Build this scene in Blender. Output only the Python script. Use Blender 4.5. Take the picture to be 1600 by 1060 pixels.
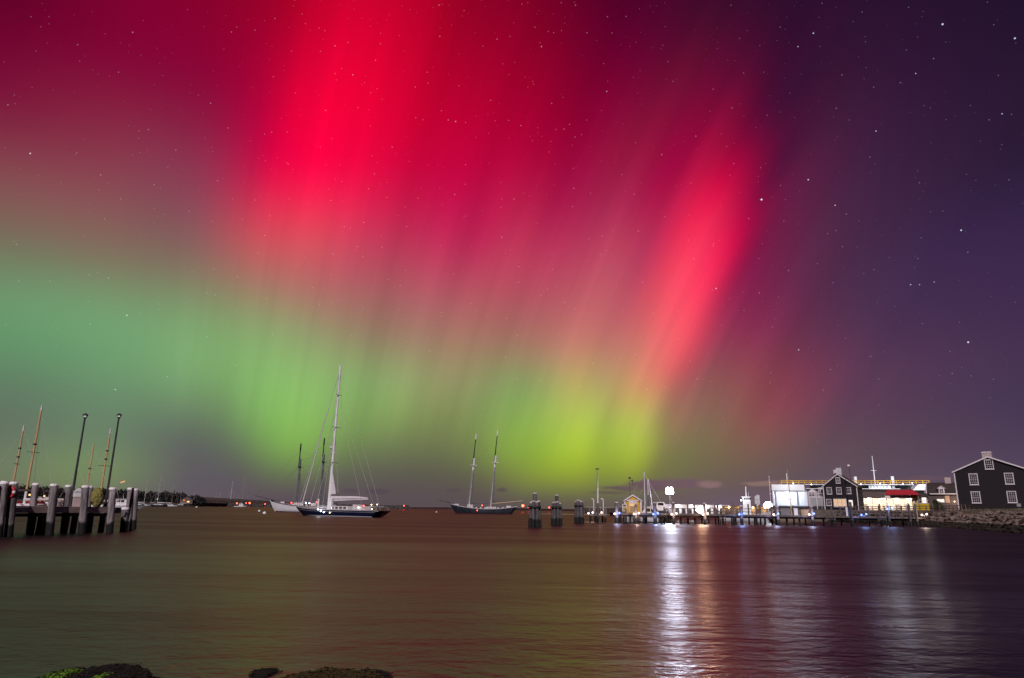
import bpy, bmesh, math, random
from mathutils import Vector, Matrix, noise
random.seed(11)
for o in list(bpy.data.objects): bpy.data.objects.remove(o)
SC = bpy.context.scene
COL = SC.collection
R = math.radians

# ------------------------------------------------------------------ camera
CAM_H = 2.0
FPX = 1067.0                       # focal length of the 24 mm lens for a 1600-wide frame
PITCH = math.atan(265 / FPX)
ROLL = 0.016
cam_d = bpy.data.cameras.new('camera'); cam = bpy.data.objects.new('camera', cam_d); COL.objects.link(cam)
cam_d.sensor_width = 36; cam_d.lens = 24.0; cam_d.clip_start = 0.1; cam_d.clip_end = 6000
CM = Matrix.Rotation(math.pi / 2 + PITCH, 3, 'X') @ Matrix.Rotation(ROLL, 3, 'Z')
cam.matrix_world = Matrix.Translation((0, 0, CAM_H)) @ CM.to_4x4()
SC.camera = cam

# ------------------------------------------------------------------ world: aurora, stars, low clouds
MOON_EL, MOON_AZ = 36.0, 186.0     # moon stands behind the camera, a little to the left (azimuth clockwise from +Y)
import numpy as np
def ray(px, py):
    return CM @ Vector(((px - 800) / FPX, (530 - py) / FPX, -1))
# colours of the night sky, band by band above the horizon: place along the band and its colour
BANDS = {
0:"0:88,2,38 100:108,0,44 200:130,0,48 300:138,0,45 380:140,0,42 450:165,0,40 520:205,0,45 560:212,0,48 620:190,0,42 700:160,0,38 750:130,0,36 800:130,0,36 860:115,0,36 920:95,0,42 980:78,0,42 1050:68,5,42 1120:60,12,42 1200:52,12,44 1300:48,15,45 1400:42,17,45 1500:38,18,45 1600:34,18,43",
100:"0:118,12,50 100:128,10,52 200:133,8,55 300:138,4,52 370:145,0,52 400:160,0,53 450:198,0,52 490:228,0,54 525:238,0,57 555:234,0,55 600:215,0,48 700:175,0,42 780:155,0,42 850:148,0,42 920:120,0,46 1000:105,5,50 1060:105,15,50 1120:92,12,50 1170:85,12,50 1220:70,14,50 1300:54,20,50 1400:48,22,52 1600:40,22,48",
200:"0:125,38,65 100:132,35,65 200:138,36,68 300:138,28,66 360:145,15,62 400:180,2,64 440:224,0,62 480:248,0,62 510:251,0,62 540:246,0,60 580:228,0,55 650:205,0,52 720:182,0,50 800:170,0,50 830:175,0,52 880:150,0,52 950:140,5,52 1000:140,15,58 1040:140,18,56 1080:140,8,58 1130:138,18,58 1170:105,10,55 1220:85,15,55 1300:66,27,58 1400:57,28,60 1500:48,26,55 1600:42,25,50",
290:"0:130,84,84 50:136,80,82 200:141,76,86 300:141,62,86 330:150,54,84 370:182,45,80 400:200,24,76 440:238,18,76 490:250,12,76 520:248,10,76 560:228,6,70 600:215,0,66 680:195,0,64 760:185,0,64 800:200,10,70 830:180,5,64 880:165,10,66 930:165,30,72 980:165,35,74 1020:165,10,68 1060:180,15,70 1090:215,15,72 1120:222,0,70 1150:180,0,66 1180:120,10,62 1230:98,28,66 1300:72,34,66 1400:62,34,66 1500:53,32,64 1600:46,29,60",
350:"0:120,105,88 100:130,95,88 200:138,90,90 300:135,85,90 350:150,80,92 390:200,75,90 440:222,65,90 500:228,65,90 560:215,55,88 620:200,45,84 700:180,30,80 760:190,35,82 790:200,50,88 830:180,35,80 900:170,35,82 960:175,50,88 1000:180,40,84 1040:190,38,82 1070:236,48,88 1100:247,34,84 1125:232,5,76 1150:216,0,72 1170:158,8,66 1190:116,18,64 1230:105,35,70 1300:76,38,70 1400:66,39,70 1500:57,37,72 1600:48,31,64",
400:"0:112,118,94 100:122,114,92 200:130,110,92 300:132,100,94 350:160,95,95 400:200,95,95 480:205,90,95 560:190,70,92 620:185,65,90 680:185,55,88 740:185,50,88 780:198,65,94 830:190,60,92 900:185,62,94 960:190,75,98 1010:186,58,94 1030:200,55,90 1055:246,62,95 1090:254,60,95 1120:238,34,85 1142:214,12,76 1162:158,14,70 1185:122,27,70 1250:90,42,73 1300:77,41,72 1400:70,42,73 1500:60,41,78 1600:49,33,67",
460:"0:110,150,108 100:112,152,110 200:122,155,112 270:122,140,102 330:128,128,98 400:150,130,105 450:168,120,104 520:170,105,100 600:165,98,98 680:172,88,98 760:185,88,100 830:178,82,96 900:186,90,101 950:196,96,106 1000:194,78,98 1030:230,84,100 1060:254,80,102 1090:254,64,98 1110:226,52,90 1126:182,38,82 1150:138,36,78 1180:125,35,76 1230:105,42,76 1300:84,46,76 1400:73,46,78 1500:62,44,80 1600:52,36,70",
530:"0:100,142,102 50:102,152,106 100:108,155,110 150:112,158,112 250:120,170,116 350:130,170,110 400:138,170,110 440:142,168,110 500:145,150,106 560:148,135,102 640:150,122,100 720:168,125,104 800:160,115,98 860:180,118,106 910:202,124,112 955:188,114,106 1000:206,116,108 1040:240,106,108 1075:240,84,98 1095:208,72,94 1118:152,58,84 1150:135,55,82 1200:135,48,80 1240:110,50,78 1300:90,52,78 1400:76,50,82 1500:64,48,82 1600:55,40,74",
600:"0:97,122,98 70:101,130,102 150:106,142,106 250:118,158,108 330:122,160,106 380:130,178,104 420:132,182,106 460:140,186,106 510:140,178,106 560:134,170,104 620:140,160,102 700:150,146,102 760:140,152,98 820:138,158,96 860:160,164,100 905:190,174,102 948:174,156,102 985:206,154,106 1020:212,130,105 1048:196,104,98 1070:168,90,92 1100:140,88,85 1140:138,80,82 1190:156,64,80 1220:140,62,80 1250:114,60,77 1300:97,62,83 1400:84,60,89 1500:69,55,89 1600:60,46,79",
660:"0:98,112,97 60:101,118,99 130:100,122,103 200:105,128,105 260:98,110,97 320:100,112,95 370:112,140,94 410:126,172,92 460:136,190,92 500:134,176,94 560:126,158,90 620:128,150,88 680:126,138,84 730:128,142,86 790:136,166,84 840:148,178,82 880:168,190,84 912:180,200,82 948:162,176,84 988:182,192,84 1012:180,174,94 1032:152,136,88 1060:150,110,90 1100:130,104,85 1150:128,92,82 1190:146,77,82 1220:124,72,80 1240:108,72,80 1300:94,67,84 1400:84,65,92 1500:74,59,92 1600:66,51,84",
710:"0:104,116,98 60:114,130,97 140:114,134,99 190:116,142,100 222:114,146,98 234:101,106,97 320:94,98,94 380:98,108,86 430:118,156,80 470:130,172,80 510:116,142,82 560:108,122,80 620:106,114,80 680:106,112,78 730:112,122,76 780:130,158,70 840:142,172,62 880:163,191,58 912:168,192,58 945:150,170,62 985:168,186,62 1010:160,170,68 1032:128,126,75 1080:117,111,78 1150:120,98,80 1200:122,88,82 1250:104,80,84 1330:92,76,88 1420:85,70,93 1500:79,65,95 1600:72,58,90",
750:"0:108,112,94 80:120,142,86 160:118,138,88 215:114,128,92 240:100,98,96 320:96,90,96 400:94,88,90 440:98,98,82 480:96,94,84 560:94,90,84 640:92,86,80 720:94,90,76 780:110,110,72 820:126,138,64 870:136,150,58 910:140,152,58 945:128,138,62 985:134,142,62 1015:116,114,70 1060:110,102,78 1120:110,92,82 1200:104,84,86 1280:96,80,92 1360:90,76,94 1450:86,73,96 1600:80,67,94",
785:"0:100,90,98 160:102,92,100 300:96,86,96 450:92,80,88 600:90,78,84 720:90,78,82 800:92,82,80 900:98,90,76 1000:100,88,88 1100:108,88,98 1200:104,86,104 1300:98,82,100 1450:92,79,100 1600:87,74,98",
}
BAND_Y = sorted(BANDS)
def to_linear(c):
    c = np.asarray(c) / 255.; return np.where(c <= .04045, c / 12.92, ((c + .055) / 1.055) ** 2.4)
BAND_X = {}
for y in BAND_Y:
    a = [(float(t.split(':')[0]), to_linear([float(v) for v in t.split(':')[1].split(',')])) for t in BANDS[y].split()]
    BAND_X[y] = (np.array([p[0] for p in a]), np.array([p[1] for p in a]))
def band_colour(y, x):
    xs, cs = BAND_X[y]; return np.array([np.interp(x, xs, cs[:, k]) for k in range(3)])
def sky_colour(x, y):
    """colour between two bands, following the slant of the auroral rays"""
    if y <= BAND_Y[0]: return band_colour(0, x) * max(0.45, 1 + y / 900.)
    if y >= BAND_Y[-1]: return band_colour(BAND_Y[-1], x)
    i = min(max(k for k in range(len(BAND_Y)) if BAND_Y[k] <= y), len(BAND_Y) - 2)
    y0, y1 = BAND_Y[i], BAND_Y[i + 1]; t = (y - y0) / (y1 - y0)
    sl = np.interp(x, [0, 350, 520, 800, 1050, 1150, 1230, 1600], [0, .0, .06, .22, .36, .3, 0.05, 0])
    if y < 330: sl *= .8
    t = t * t * (3 - 2 * t) * .5 + t * .5
    return band_colour(y0, x + sl * (y - y0)) * (1 - t) + band_colour(y1, x - sl * (y1 - y)) * t
STOPS = [-42, -35, -30, -26] + [-23 + 2.1 * j for j in range(11)] + [.95 * j for j in range(13)] + [13.5, 17, 22, 40]      # rays are told apart by where they would meet the horizon
SKY = []
for i in range(14):                       # 14 heights x 32 bearings
    E = R(43 * (i / 13) ** 1.5); row = []
    for k in range(32):
        acc = 0
        for da in (-.2, 0, .2):
            el_ = 43 * (i / 13) ** 1.5; A = R(max(-44, min(44, (STOPS[k] + da + .27 * el_) / (1 - .0115 * el_))))     # bearing of that ray at that height
            l = CM.transposed() @ Vector((math.sin(A) * math.cos(E), math.cos(A) * math.cos(E), math.sin(E)))
            x = 800 - FPX * l.x / l.z; y = 530 + FPX * l.y / l.z
            acc = acc + sky_colour(min(max(x, 0), 1600), min(y, 785))
        row.append([float(v) for v in acc / 3])
    SKY.append(row)
SK = np.array(SKY)                        # undo the softening of the cubic blend
for axis in (0, 1):
    pad = np.concatenate([np.take(SK, [0], axis), SK, np.take(SK, [-1], axis)], axis); n_ = SK.shape[axis]
    SK = SK + 1.2 * (SK - (np.take(pad, range(0, n_), axis) + 4 * SK + np.take(pad, range(2, n_ + 2), axis)) / 6)
SKY = np.maximum(SK, .0003).tolist()
W = bpy.data.worlds.new('World'); SC.world = W; W.use_nodes = True
NT = W.node_tree; NT.nodes.clear()
class G:
    """small node-graph builder"""
    def __init__(s, nt): s.nt = nt
    def n(s, t, **k):
        x = s.nt.nodes.new(t)
        for a, b in k.items(): setattr(x, a, b)
        return x
    def put(s, sock, v):
        if isinstance(v, bpy.types.NodeSocket): s.nt.links.new(v, sock)
        elif v is not None: sock.default_value = v
    def m(s, op, a, b=None, c=None, clamp=False):
        x = s.n('ShaderNodeMath', operation=op, use_clamp=clamp)
        s.put(x.inputs[0], a); s.put(x.inputs[1], b)
        if c is not None: s.put(x.inputs[2], c)
        return x.outputs[0]
    def v(s, op, a, b=None, out=0):
        x = s.n('ShaderNodeVectorMath', operation=op); s.put(x.inputs[0], a)
        if op == 'SCALE': s.put(x.inputs[3], b)
        elif b is not None: s.put(x.inputs[1], b)
        return x.outputs[out]
    def mr(s, v, a, b, c=0., d=1., t='SMOOTHSTEP'):
        x = s.n('ShaderNodeMapRange', interpolation_type=t)
        for i, q in enumerate((v, a, b, c, d)): s.put(x.inputs[i], q)
        return x.outputs[0]
    def mix(s, f, a, b, t='MIX'):
        x = s.n('ShaderNodeMix', data_type='RGBA', blend_type=t); s.put(x.inputs[0], f); s.put(x.inputs[6], a); s.put(x.inputs[7], b)
        return x.outputs[2]
    def noise(s, vec, scale, detail=2., rough=.5, dist=0.):
        x = s.n('ShaderNodeTexNoise'); s.put(x.inputs['Vector'], vec); x.inputs['Scale'].default_value = scale
        x.inputs['Detail'].default_value = detail; x.inputs['Roughness'].default_value = rough; x.inputs['Distortion'].default_value = dist
        return x.outputs[0]
    def comb(s, x, y, z):
        q = s.n('ShaderNodeCombineXYZ'); s.put(q.inputs[0], x); s.put(q.inputs[1], y); s.put(q.inputs[2], z); return q.outputs[0]
g = G(NT)
def azel(px, py):
    d = ray(px, py).normalized(); return math.degrees(math.atan2(d.x, d.y)), math.degrees(math.asin(d.z))
tc = g.n('ShaderNodeTexCoord'); DIR = g.v('NORMALIZE', tc.outputs['Generated'])
sp = g.n('ShaderNodeSeparateXYZ'); g.put(sp.inputs[0], DIR)
AZ = g.m('MULTIPLY', g.m('ARCTAN2', sp.outputs[0], sp.outputs[1]), 180 / math.pi)
EL = g.m('MULTIPLY', g.m('ARCSINE', sp.outputs[2]), 180 / math.pi)
ELp = g.m('MAXIMUM', EL, 0.0)
# aurora: for each height band a colour profile along the horizon, blended with cubic weights
T = g.m('MINIMUM', g.m('MULTIPLY', g.m('POWER', g.m('DIVIDE', ELp, 43.0), 1 / 1.5), 13.0), 13.0)
# curtains waver: rays lean to the right with height
SLOPE = g.m('MULTIPLY_ADD', AZ, .0115, .27)
RAYX = g.m('SUBTRACT', AZ, g.m('MULTIPLY', SLOPE, ELp))
rn1 = g.noise(g.comb(g.m('MULTIPLY', RAYX, .33), g.m('MULTIPLY', ELp, .012), 3.1), 1.0, 4., .62)
rn2 = g.noise(g.comb(g.m('MULTIPLY', RAYX, .13), g.m('MULTIPLY', ELp, .03), 9.0), 1.0, 2.0, .5)
FAC = g.mr(g.m('ADD', RAYX, g.m('MULTIPLY', g.m('SUBTRACT', rn2, .5), 1.2)), -42.0, 40.0, 0., 1., 'LINEAR')
total = None
NR = len(SKY)
for i, row in enumerate(SKY):
    rp = g.n('ShaderNodeValToRGB'); cr = rp.color_ramp; cr.interpolation = 'B_SPLINE'
    cols = row
    while len(cr.elements) < 32: cr.elements.new(0.5)
    for k in range(32): cr.elements[k].position = (STOPS[k] + 42) / 82
    for k in range(32): cr.elements[k].color = cols[k] + [1]
    g.put(rp.inputs[0], FAC)
    a = g.m('ABSOLUTE', g.m('SUBTRACT', T, float(i)))
    if i == 0:      # the end bands carry on past the last knot
        a = g.m('MAXIMUM', g.m('SUBTRACT', T, 0.), 0.)
    p2 = g.m('POWER', g.m('MAXIMUM', g.m('SUBTRACT', 2.0, a), 0.), 3.)
    p1 = g.m('POWER', g.m('MAXIMUM', g.m('SUBTRACT', 1.0, a), 0.), 3.)
    w = g.m('DIVIDE', g.m('SUBTRACT', p2, g.m('MULTIPLY', p1, 4.)), 6.)
    if i == 0:      # mirrored neighbour below the horizon
        a2 = g.m('ADD', T, 1.0)
        w = g.m('ADD', w, g.m('DIVIDE', g.m('POWER', g.m('MAXIMUM', g.m('SUBTRACT', 2.0, a2), 0.), 3.), 6.))
    if i == NR - 1:
        a2 = g.m('SUBTRACT', float(NR), T)
        q2 = g.m('POWER', g.m('MAXIMUM', g.m('SUBTRACT', 2.0, a2), 0.), 3.); q1 = g.m('POWER', g.m('MAXIMUM', g.m('SUBTRACT', 1.0, a2), 0.), 3.)
        w = g.m('ADD', w, g.m('DIVIDE', g.m('SUBTRACT', q2, g.m('MULTIPLY', q1, 4.)), 6.))
    t = g.v('SCALE', rp.outputs[0], w)
    total = t if total is None else g.v('ADD', total, t)
# ray streaks inside the curtains
amp = g.m('MULTIPLY', g.mr(EL, 2., 9.), g.mr(g.m('ABSOLUTE', AZ), 36., 18.))
streak = g.m('ADD', 1.0, g.m('MULTIPLY', g.m('MULTIPLY', g.m('SUBTRACT', rn1, .5), amp), .56))
total = g.v('SCALE', total, streak)
# towards the zenith and behind the camera the curtains die away into plain night sky
night = (.012, .005, .018, 1)
total = g.mix(g.mr(EL, 40., 75.), total, night)
total = g.mix(g.mr(g.m('ABSOLUTE', AZ), 46., 100.), total, night)
# low clouds hanging over the horizon
cn = g.noise(g.comb(g.m('MULTIPLY', AZ, .5), g.m('MULTIPLY', EL, 2.2), 1.7), 1.0, 4., .55)
cn = g.m('MULTIPLY', g.m('SUBTRACT', cn, .5), 1.9)
for (px, py, rx, ry, c, o) in [(590, 768, 20, 4.5, (84, 70, 82), .8), (548, 767, 16, 4, (86, 72, 82), .8), (785, 766, 11, 4, (86, 70, 80), .7), (707, 767, 10, 3, (88, 72, 80), .6),
                               (960, 763, 30, 4.5, (98, 78, 84), .85), (1012, 759, 50, 8, (104, 80, 90), .9), (1068, 757, 50, 9, (112, 86, 98), .9), (1106, 757, 20, 6, (142, 112, 112), .8),
                               (1187, 756, 24, 4, (142, 114, 106), .75), (1232, 753, 30, 3, (140, 112, 104), .6), (950, 770, 30, 3, (92, 74, 80), .6), (1330, 748, 60, 3, (112, 84, 92), .35), (1450, 747, 40, 4, (112, 82, 90), .4)]:
    a0, e0 = azel(px, py); ra = abs(azel(px + rx, py)[0] - a0); re = abs(azel(px, py - ry)[1] - e0)
    dx = g.m('DIVIDE', g.m('SUBTRACT', AZ, a0), ra); dy = g.m('DIVIDE', g.m('SUBTRACT', EL, e0), re)
    d = g.m('ADD', g.m('SQRT', g.m('ADD', g.m('MULTIPLY', dx, dx), g.m('MULTIPLY', dy, dy))), cn)
    col = [((v / 255 + .055) / 1.055) ** 2.4 for v in c] + [1]
    total = g.mix(g.m('MULTIPLY', g.mr(d, 1.3, .45), o), total, col)
# stars: scattered faint ones, and the bright ones one by one
vo = g.n('ShaderNodeTexVoronoi', feature='F1'); vo.inputs['Scale'].default_value = 118.0; g.put(vo.inputs['Vector'], DIR)
sc_ = g.n('ShaderNodeSeparateColor'); g.put(sc_.inputs[0], vo.outputs['Color'])
st = g.m('MULTIPLY', g.mr(vo.outputs['Distance'], .112, .02), g.m('MULTIPLY_ADD', g.m('POWER', sc_.outputs[0], 3.), .32, .03))
st = g.m('MULTIPLY', st, g.mr(EL, 1.5, 12.))
tint = g.mix(sc_.outputs[1], (.62, .72, 1., 1), (1., .85, .78, 1))
total = g.v('ADD', total, g.v('SCALE', tint, st))
bs = None
for (px, py, r, b) in [(47, 240, 1.7, .8), (185, 113, 1.1, .3), (1473, 38, 2.2, .9), (1586, 60, 2.0, .8), (1271, 52, 1.7, .7), (1247, 73, 1.4, .6), (1190, 312, 2.6, 1.0), (1263, 281, 1.8, .8), (1305, 321, 1.6, .7),
                       (1502, 360, 2.0, .8), (1119, 451, 1.8, .6), (1513, 535, 2.2, .9), (1248, 547, 1.6, .7), (198, 493, 1.8, .6), (180, 609, 1.6, .6), (712, 190, 1.4, .5), (846, 73, 1.4, .5), (551, 117, 1.3, .4),
                       (1369, 205, 1.6, .6), (1431, 115, 1.4, .6), (948, 143, 1.4, .5), (1423, 445, 1.6, .6), (1437, 445, 1.4, .5), (1460, 441, 1.3, .5), (1566, 178, 1.5, .6)]:
    s_ = ray(px, py).normalized()
    d = g.v('DISTANCE', DIR, tuple(s_), out=1)
    q = g.mr(d, r * .62e-3, r * .22e-3, 0., b)
    bs = q if bs is None else g.m('ADD', bs, q)
total = g.v('ADD', total, g.v('SCALE', (.78, .84, 1.), bs))
# faint moonlit air
sky = g.n('ShaderNodeTexSky', sky_type='NISHITA'); sky.sun_disc = False
sky.sun_elevation = R(MOON_EL); sky.sun_rotation = R(MOON_AZ)
bg1 = g.n('ShaderNodeBackground'); g.put(bg1.inputs[0], total); bg1.inputs[1].default_value = 1.0
bg2 = g.n('ShaderNodeBackground'); g.put(bg2.inputs[0], sky.outputs[0]); bg2.inputs[1].default_value = 0.0002
ad = g.n('ShaderNodeAddShader'); g.put(ad.inputs[0], bg1.outputs[0]); g.put(ad.inputs[1], bg2.outputs[0])
out = g.n('ShaderNodeOutputWorld'); g.put(out.inputs[0], ad.outputs[0])
W.cycles.sampling_method = 'MANUAL'; W.cycles.sample_map_resolution = 512

# ------------------------------------------------------------------ moonlight: the one sun lamp
sd = bpy.data.lights.new('moon', 'SUN'); sd.energy = 2.8; sd.angle = R(.5); sd.color = (1.0, .90, .93)
so = bpy.data.objects.new('moon', sd); COL.objects.link(so)
mdir = Vector((math.sin(R(MOON_AZ)) * math.cos(R(MOON_EL)), math.cos(R(MOON_AZ)) * math.cos(R(MOON_EL)), math.sin(R(MOON_EL))))
so.rotation_euler = mdir.to_track_quat('Z', 'Y').to_euler()
so.location = mdir * 300
SC.view_settings.view_transform = 'Standard'; SC.view_settings.look = 'None'
SC.view_settings.exposure = 0; SC.view_settings.gamma = 1; SC.view_settings.use_curve_mapping = False
SC.cycles.use_adaptive_sampling = True; SC.cycles.adaptive_threshold = .015
SC.cycles.max_bounces = 6; SC.cycles.diffuse_bounces = 2; SC.cycles.glossy_bounces = 3; SC.cycles.transmission_bounces = 2
SC.cycles.caustics_reflective = False; SC.cycles.caustics_refractive = False
SC.cycles.sample_clamp_indirect = 4.0

# ------------------------------------------------------------------ helpers
def onz(px, py, z=0.0):
    """point where the sight line through a pixel of the photograph meets the level z"""
    d = ray(px, py); s = (z - CAM_H) / d.z
    return Vector((0, 0, CAM_H)) + d * s
def at(px, py, Y):
    d = ray(px, py); return Vector((0, 0, CAM_H)) + d * (Y / d.y)
def face(p): return -math.atan2(p.x, p.y)       # turn a thing so that its local -Y looks back at the camera
class PL:
    """local front plane of a building: pixel -> (x, z) on that plane"""
    def __init__(s, P, rz): s.P = P; s.rz = rz; s.Q = Matrix.Rotation(-rz, 3, 'Z')
    def __call__(s, px, py, y=0.0):
        c = s.Q @ (Vector((0, 0, CAM_H)) - s.P); d = s.Q @ ray(px, py); t = (y - c.y) / d.y
        p = c + d * t; return p.x, p.z
    def rect(s, x0, y0, x1, y1, y=0.0):
        a = s(x0, y0, y); b = s(x1, y0, y); c = s(x0, y1, y); d = s(x1, y1, y)
        return (a[0] + c[0]) / 2, (b[0] + d[0]) / 2, (c[1] + d[1]) / 2, (a[1] + b[1]) / 2    # x0,x1,z0,z1
class MB:
    def __init__(s): s.v = []; s.f = []
    def add(s, vs, fs):
        k = len(s.v); s.v += [tuple(p) for p in vs]; s.f += [tuple(i + k for i in f) for f in fs]; return s
    def box(s, x0, x1, y0, y1, z0, z1):
        return s.add([(x0, y0, z0), (x1, y0, z0), (x1, y1, z0), (x0, y1, z0), (x0, y0, z1), (x1, y0, z1), (x1, y1, z1), (x0, y1, z1)],
                     [(0, 3, 2, 1), (4, 5, 6, 7), (0, 1, 5, 4), (1, 2, 6, 5), (2, 3, 7, 6), (3, 0, 4, 7)])
    def bar(s, p, q, r0, r1=None, n=8, caps=True):
        r1 = r0 if r1 is None else r1; p = Vector(p); q = Vector(q); d = (q - p).normalized()
        a = d.orthogonal().normalized(); b = d.cross(a); vs = []
        for (c, r) in ((p, r0), (q, r1)):
            for i in range(n):
                t = 2 * math.pi * i / n; vs.append(c + (a * math.cos(t) + b * math.sin(t)) * r)
        fs = [(i, (i + 1) % n, n + (i + 1) % n, n + i) for i in range(n)]
        if caps: fs += [tuple(range(n - 1, -1, -1)), tuple(range(n, 2 * n))]
        return s.add(vs, fs)
    def path(s, pts, r, n=5):
        for a, b in zip(pts[:-1], pts[1:]): s.bar(a, b, r, r, n)
        return s
    def beam(s, p, q, w, h):
        """rectangular beam from p to q (top centre line)"""
        p = Vector(p); q = Vector(q); d = (q - p).normalized(); x = d.cross(Vector((0, 0, 1))).normalized() * (w / 2); z = Vector((0, 0, h))
        vs = [p - x - z, p + x - z, p + x, p - x, q - x - z, q + x - z, q + x, q - x]
        return s.add(vs, [(0, 1, 2, 3), (7, 6, 5, 4), (0, 4, 5, 1), (1, 5, 6, 2), (2, 6, 7, 3), (3, 7, 4, 0)])
    def lathe(s, prof, c=(0, 0, 0), n=12):
        vs = []
        for (r, z) in prof:
            for i in range(n):
                t = 2 * math.pi * i / n; vs.append((c[0] + r * math.cos(t), c[1] + r * math.sin(t), c[2] + z))
        fs = [(j * n + i, j * n + (i + 1) % n, (j + 1) * n + (i + 1) % n, (j + 1) * n + i) for j in range(len(prof) - 1) for i in range(n)]
        fs += [tuple(range(n - 1, -1, -1)), tuple((len(prof) - 1) * n + i for i in range(n))]
        return s.add(vs, fs)
    def prism(s, poly, y0, y1):
        """polygon in local x,z drawn out along y"""
        n = len(poly); vs = [(x, y0, z) for x, z in poly] + [(x, y1, z) for x, z in poly]
        fs = [tuple(range(n)), tuple(range(2 * n - 1, n - 1, -1))] + [(i, i + n, (i + 1) % n + n, (i + 1) % n) for i in range(n)]
        return s.add(vs, fs)
    def sph(s, c, r, n=8, m=6, sx=1, sy=1, sz=1):
        return s.lathe([(max(.001, r * math.sin(math.pi * j / m)), -r * math.cos(math.pi * j / m) * sz) for j in range(m + 1)], c, n)
    def build(s, name, mat, parent=None, smooth=False, loc=None):
        me = bpy.data.meshes.new(name); me.from_pydata(s.v, [], s.f)
        bm = bmesh.new(); bm.from_mesh(me); bmesh.ops.recalc_face_normals(bm, faces=bm.faces); bm.to_mesh(me); bm.free()
        if smooth:
            me.polygons.foreach_set('use_smooth', [True] * len(me.polygons))
        me.materials.append(mat)
        return link(name, me, parent, loc)
def link(name, me, parent=None, loc=None):
    o = bpy.data.objects.new(name, me); COL.objects.link(o)
    if parent is not None: o.parent = parent
    if loc is not None: o.location = loc
    return o
def tag(o, label, cat, group=None):
    o['label'] = label; o['category'] = cat
    if group: o['group'] = group
    return o
def struct(o, label=None):
    o['kind'] = 'structure'
    if label: o['label'] = label
    return o
def thing(name, label, cat, loc=(0, 0, 0), rz=0.0, group=None):
    o = bpy.data.objects.new(name, None); COL.objects.link(o); o.location = loc; o.rotation_euler = (0, 0, rz); o.empty_display_size = .2
    return tag(o, label, cat, group)
def lamp(name, loc, power, color, r=.1, parent=None, kind='POINT', aim=None, cone=60):
    d = bpy.data.lights.new(name, kind); d.energy = power; d.color = color; d.shadow_soft_size = r
    if kind == 'SPOT': d.spot_size = R(cone); d.spot_blend = .7
    o = bpy.data.objects.new(name, d); COL.objects.link(o); o.location = loc
    if aim is not None: o.rotation_euler = Vector(aim).to_track_quat('-Z', 'Y').to_euler()
    if parent is not None: o.parent = parent
    return o
MATS = {}
def mat(name, rgb, rough=.7, var=.25, scale=2.0, bump=.0, metal=0., stretch=(1, 1, 1), spec=.35, rgb2=None):
    if name in MATS: return MATS[name]
    m = bpy.data.materials.new(name); m.use_nodes = True; nt = m.node_tree; nt.nodes.clear(); q = G(nt)
    t = q.n('ShaderNodeTexCoord'); mp = q.n('ShaderNodeMapping'); q.put(mp.inputs[0], t.outputs['Object']); mp.inputs['Scale'].default_value = stretch
    n1 = q.noise(mp.outputs[0], scale, 5., .6); n2 = q.noise(mp.outputs[0], scale * 7, 3., .6)
    a = [max(0, c * (1 - var)) for c in rgb] + [1]; b = [min(1, c * (1 + var)) for c in (rgb2 or rgb)] + [1]
    f = q.mr(q.m('MULTIPLY_ADD', n2, .35, q.m('MULTIPLY', n1, .65)), .35, .65)
    c = q.mix(f, a, b)
    p = q.n('ShaderNodeBsdfPrincipled'); q.put(p.inputs['Base Color'], c); p.inputs['Metallic'].default_value = metal
    q.put(p.inputs['Roughness'], q.mr(n2, .3, .7, max(.02, rough - .1), min(1, rough + .1), 'LINEAR')); p.inputs['Specular IOR Level'].default_value = spec
    if bump:
        bp = q.n('ShaderNodeBump'); bp.inputs['Strength'].default_value = 1.; bp.inputs['Distance'].default_value = bump; q.put(bp.inputs['Height'], n2); q.put(p.inputs['Normal'], bp.outputs[0])
    o = q.n('ShaderNodeOutputMaterial'); q.put(o.inputs[0], p.outputs[0]); m.cycles.emission_sampling = 'NONE'; MATS[name] = m
    return m
def tidal(name, rgb, wet, z0, rough=.8, scale=3., stretch=(1, 1, .25), bump=.02):
    """timber or stone with the dark weed-covered band that the tide leaves up to z0"""
    if name in MATS: return MATS[name]
    m = mat(name, rgb, rough, .35, scale, bump, stretch=stretch); nt = m.node_tree; q = G(nt)
    p = [n for n in nt.nodes if n.type == 'BSDF_PRINCIPLED'][0]; base = p.inputs['Base Color'].links[0].from_socket
    ge = q.n('ShaderNodeNewGeometry'); sx = q.n('ShaderNodeSeparateXYZ'); q.put(sx.inputs[0], ge.outputs['Position'])
    nn = q.noise(ge.outputs['Position'], 1.6, 4., .6); h = q.m('ADD', sx.outputs[2], q.m('MULTIPLY', q.m('SUBTRACT', nn, .5), .7))
    wn = q.noise(ge.outputs['Position'], 9., 3., .6)
    wc = q.mix(wn, [c * .5 for c in wet] + [1], [c * 1.6 for c in wet] + [1])
    oi = q.n('ShaderNodeObjectInfo'); grain = q.noise(q.v('MULTIPLY', ge.outputs['Position'], (9., 9., .8)), 1.0, 4., .65)
    base = q.v('SCALE', base, q.m('MULTIPLY', q.m('MULTIPLY_ADD', oi.outputs['Random'], .5, .72), q.mr(grain, .35, .65, .55, 1.35)))
    q.put(p.inputs['Base Color'], q.mix(q.mr(h, z0 + .12, z0 - .12), base, wc))
    return m
def emit(name, rgb, s, sample=True):
    if name in MATS: return MATS[name]
    m = bpy.data.materials.new(name); m.use_nodes = True; nt = m.node_tree; nt.nodes.clear(); q = G(nt)
    e = q.n('ShaderNodeEmission'); e.inputs[0].default_value = list(rgb) + [1]; e.inputs[1].default_value = s
    o = q.n('ShaderNodeOutputMaterial'); q.put(o.inputs[0], e.outputs[0]); MATS[name] = m
    if not sample: m.cycles.emission_sampling = 'NONE'
    return m
WHITE = mat('white_paint', (.74, .72, .74), .45, .08, 1.5)
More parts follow.
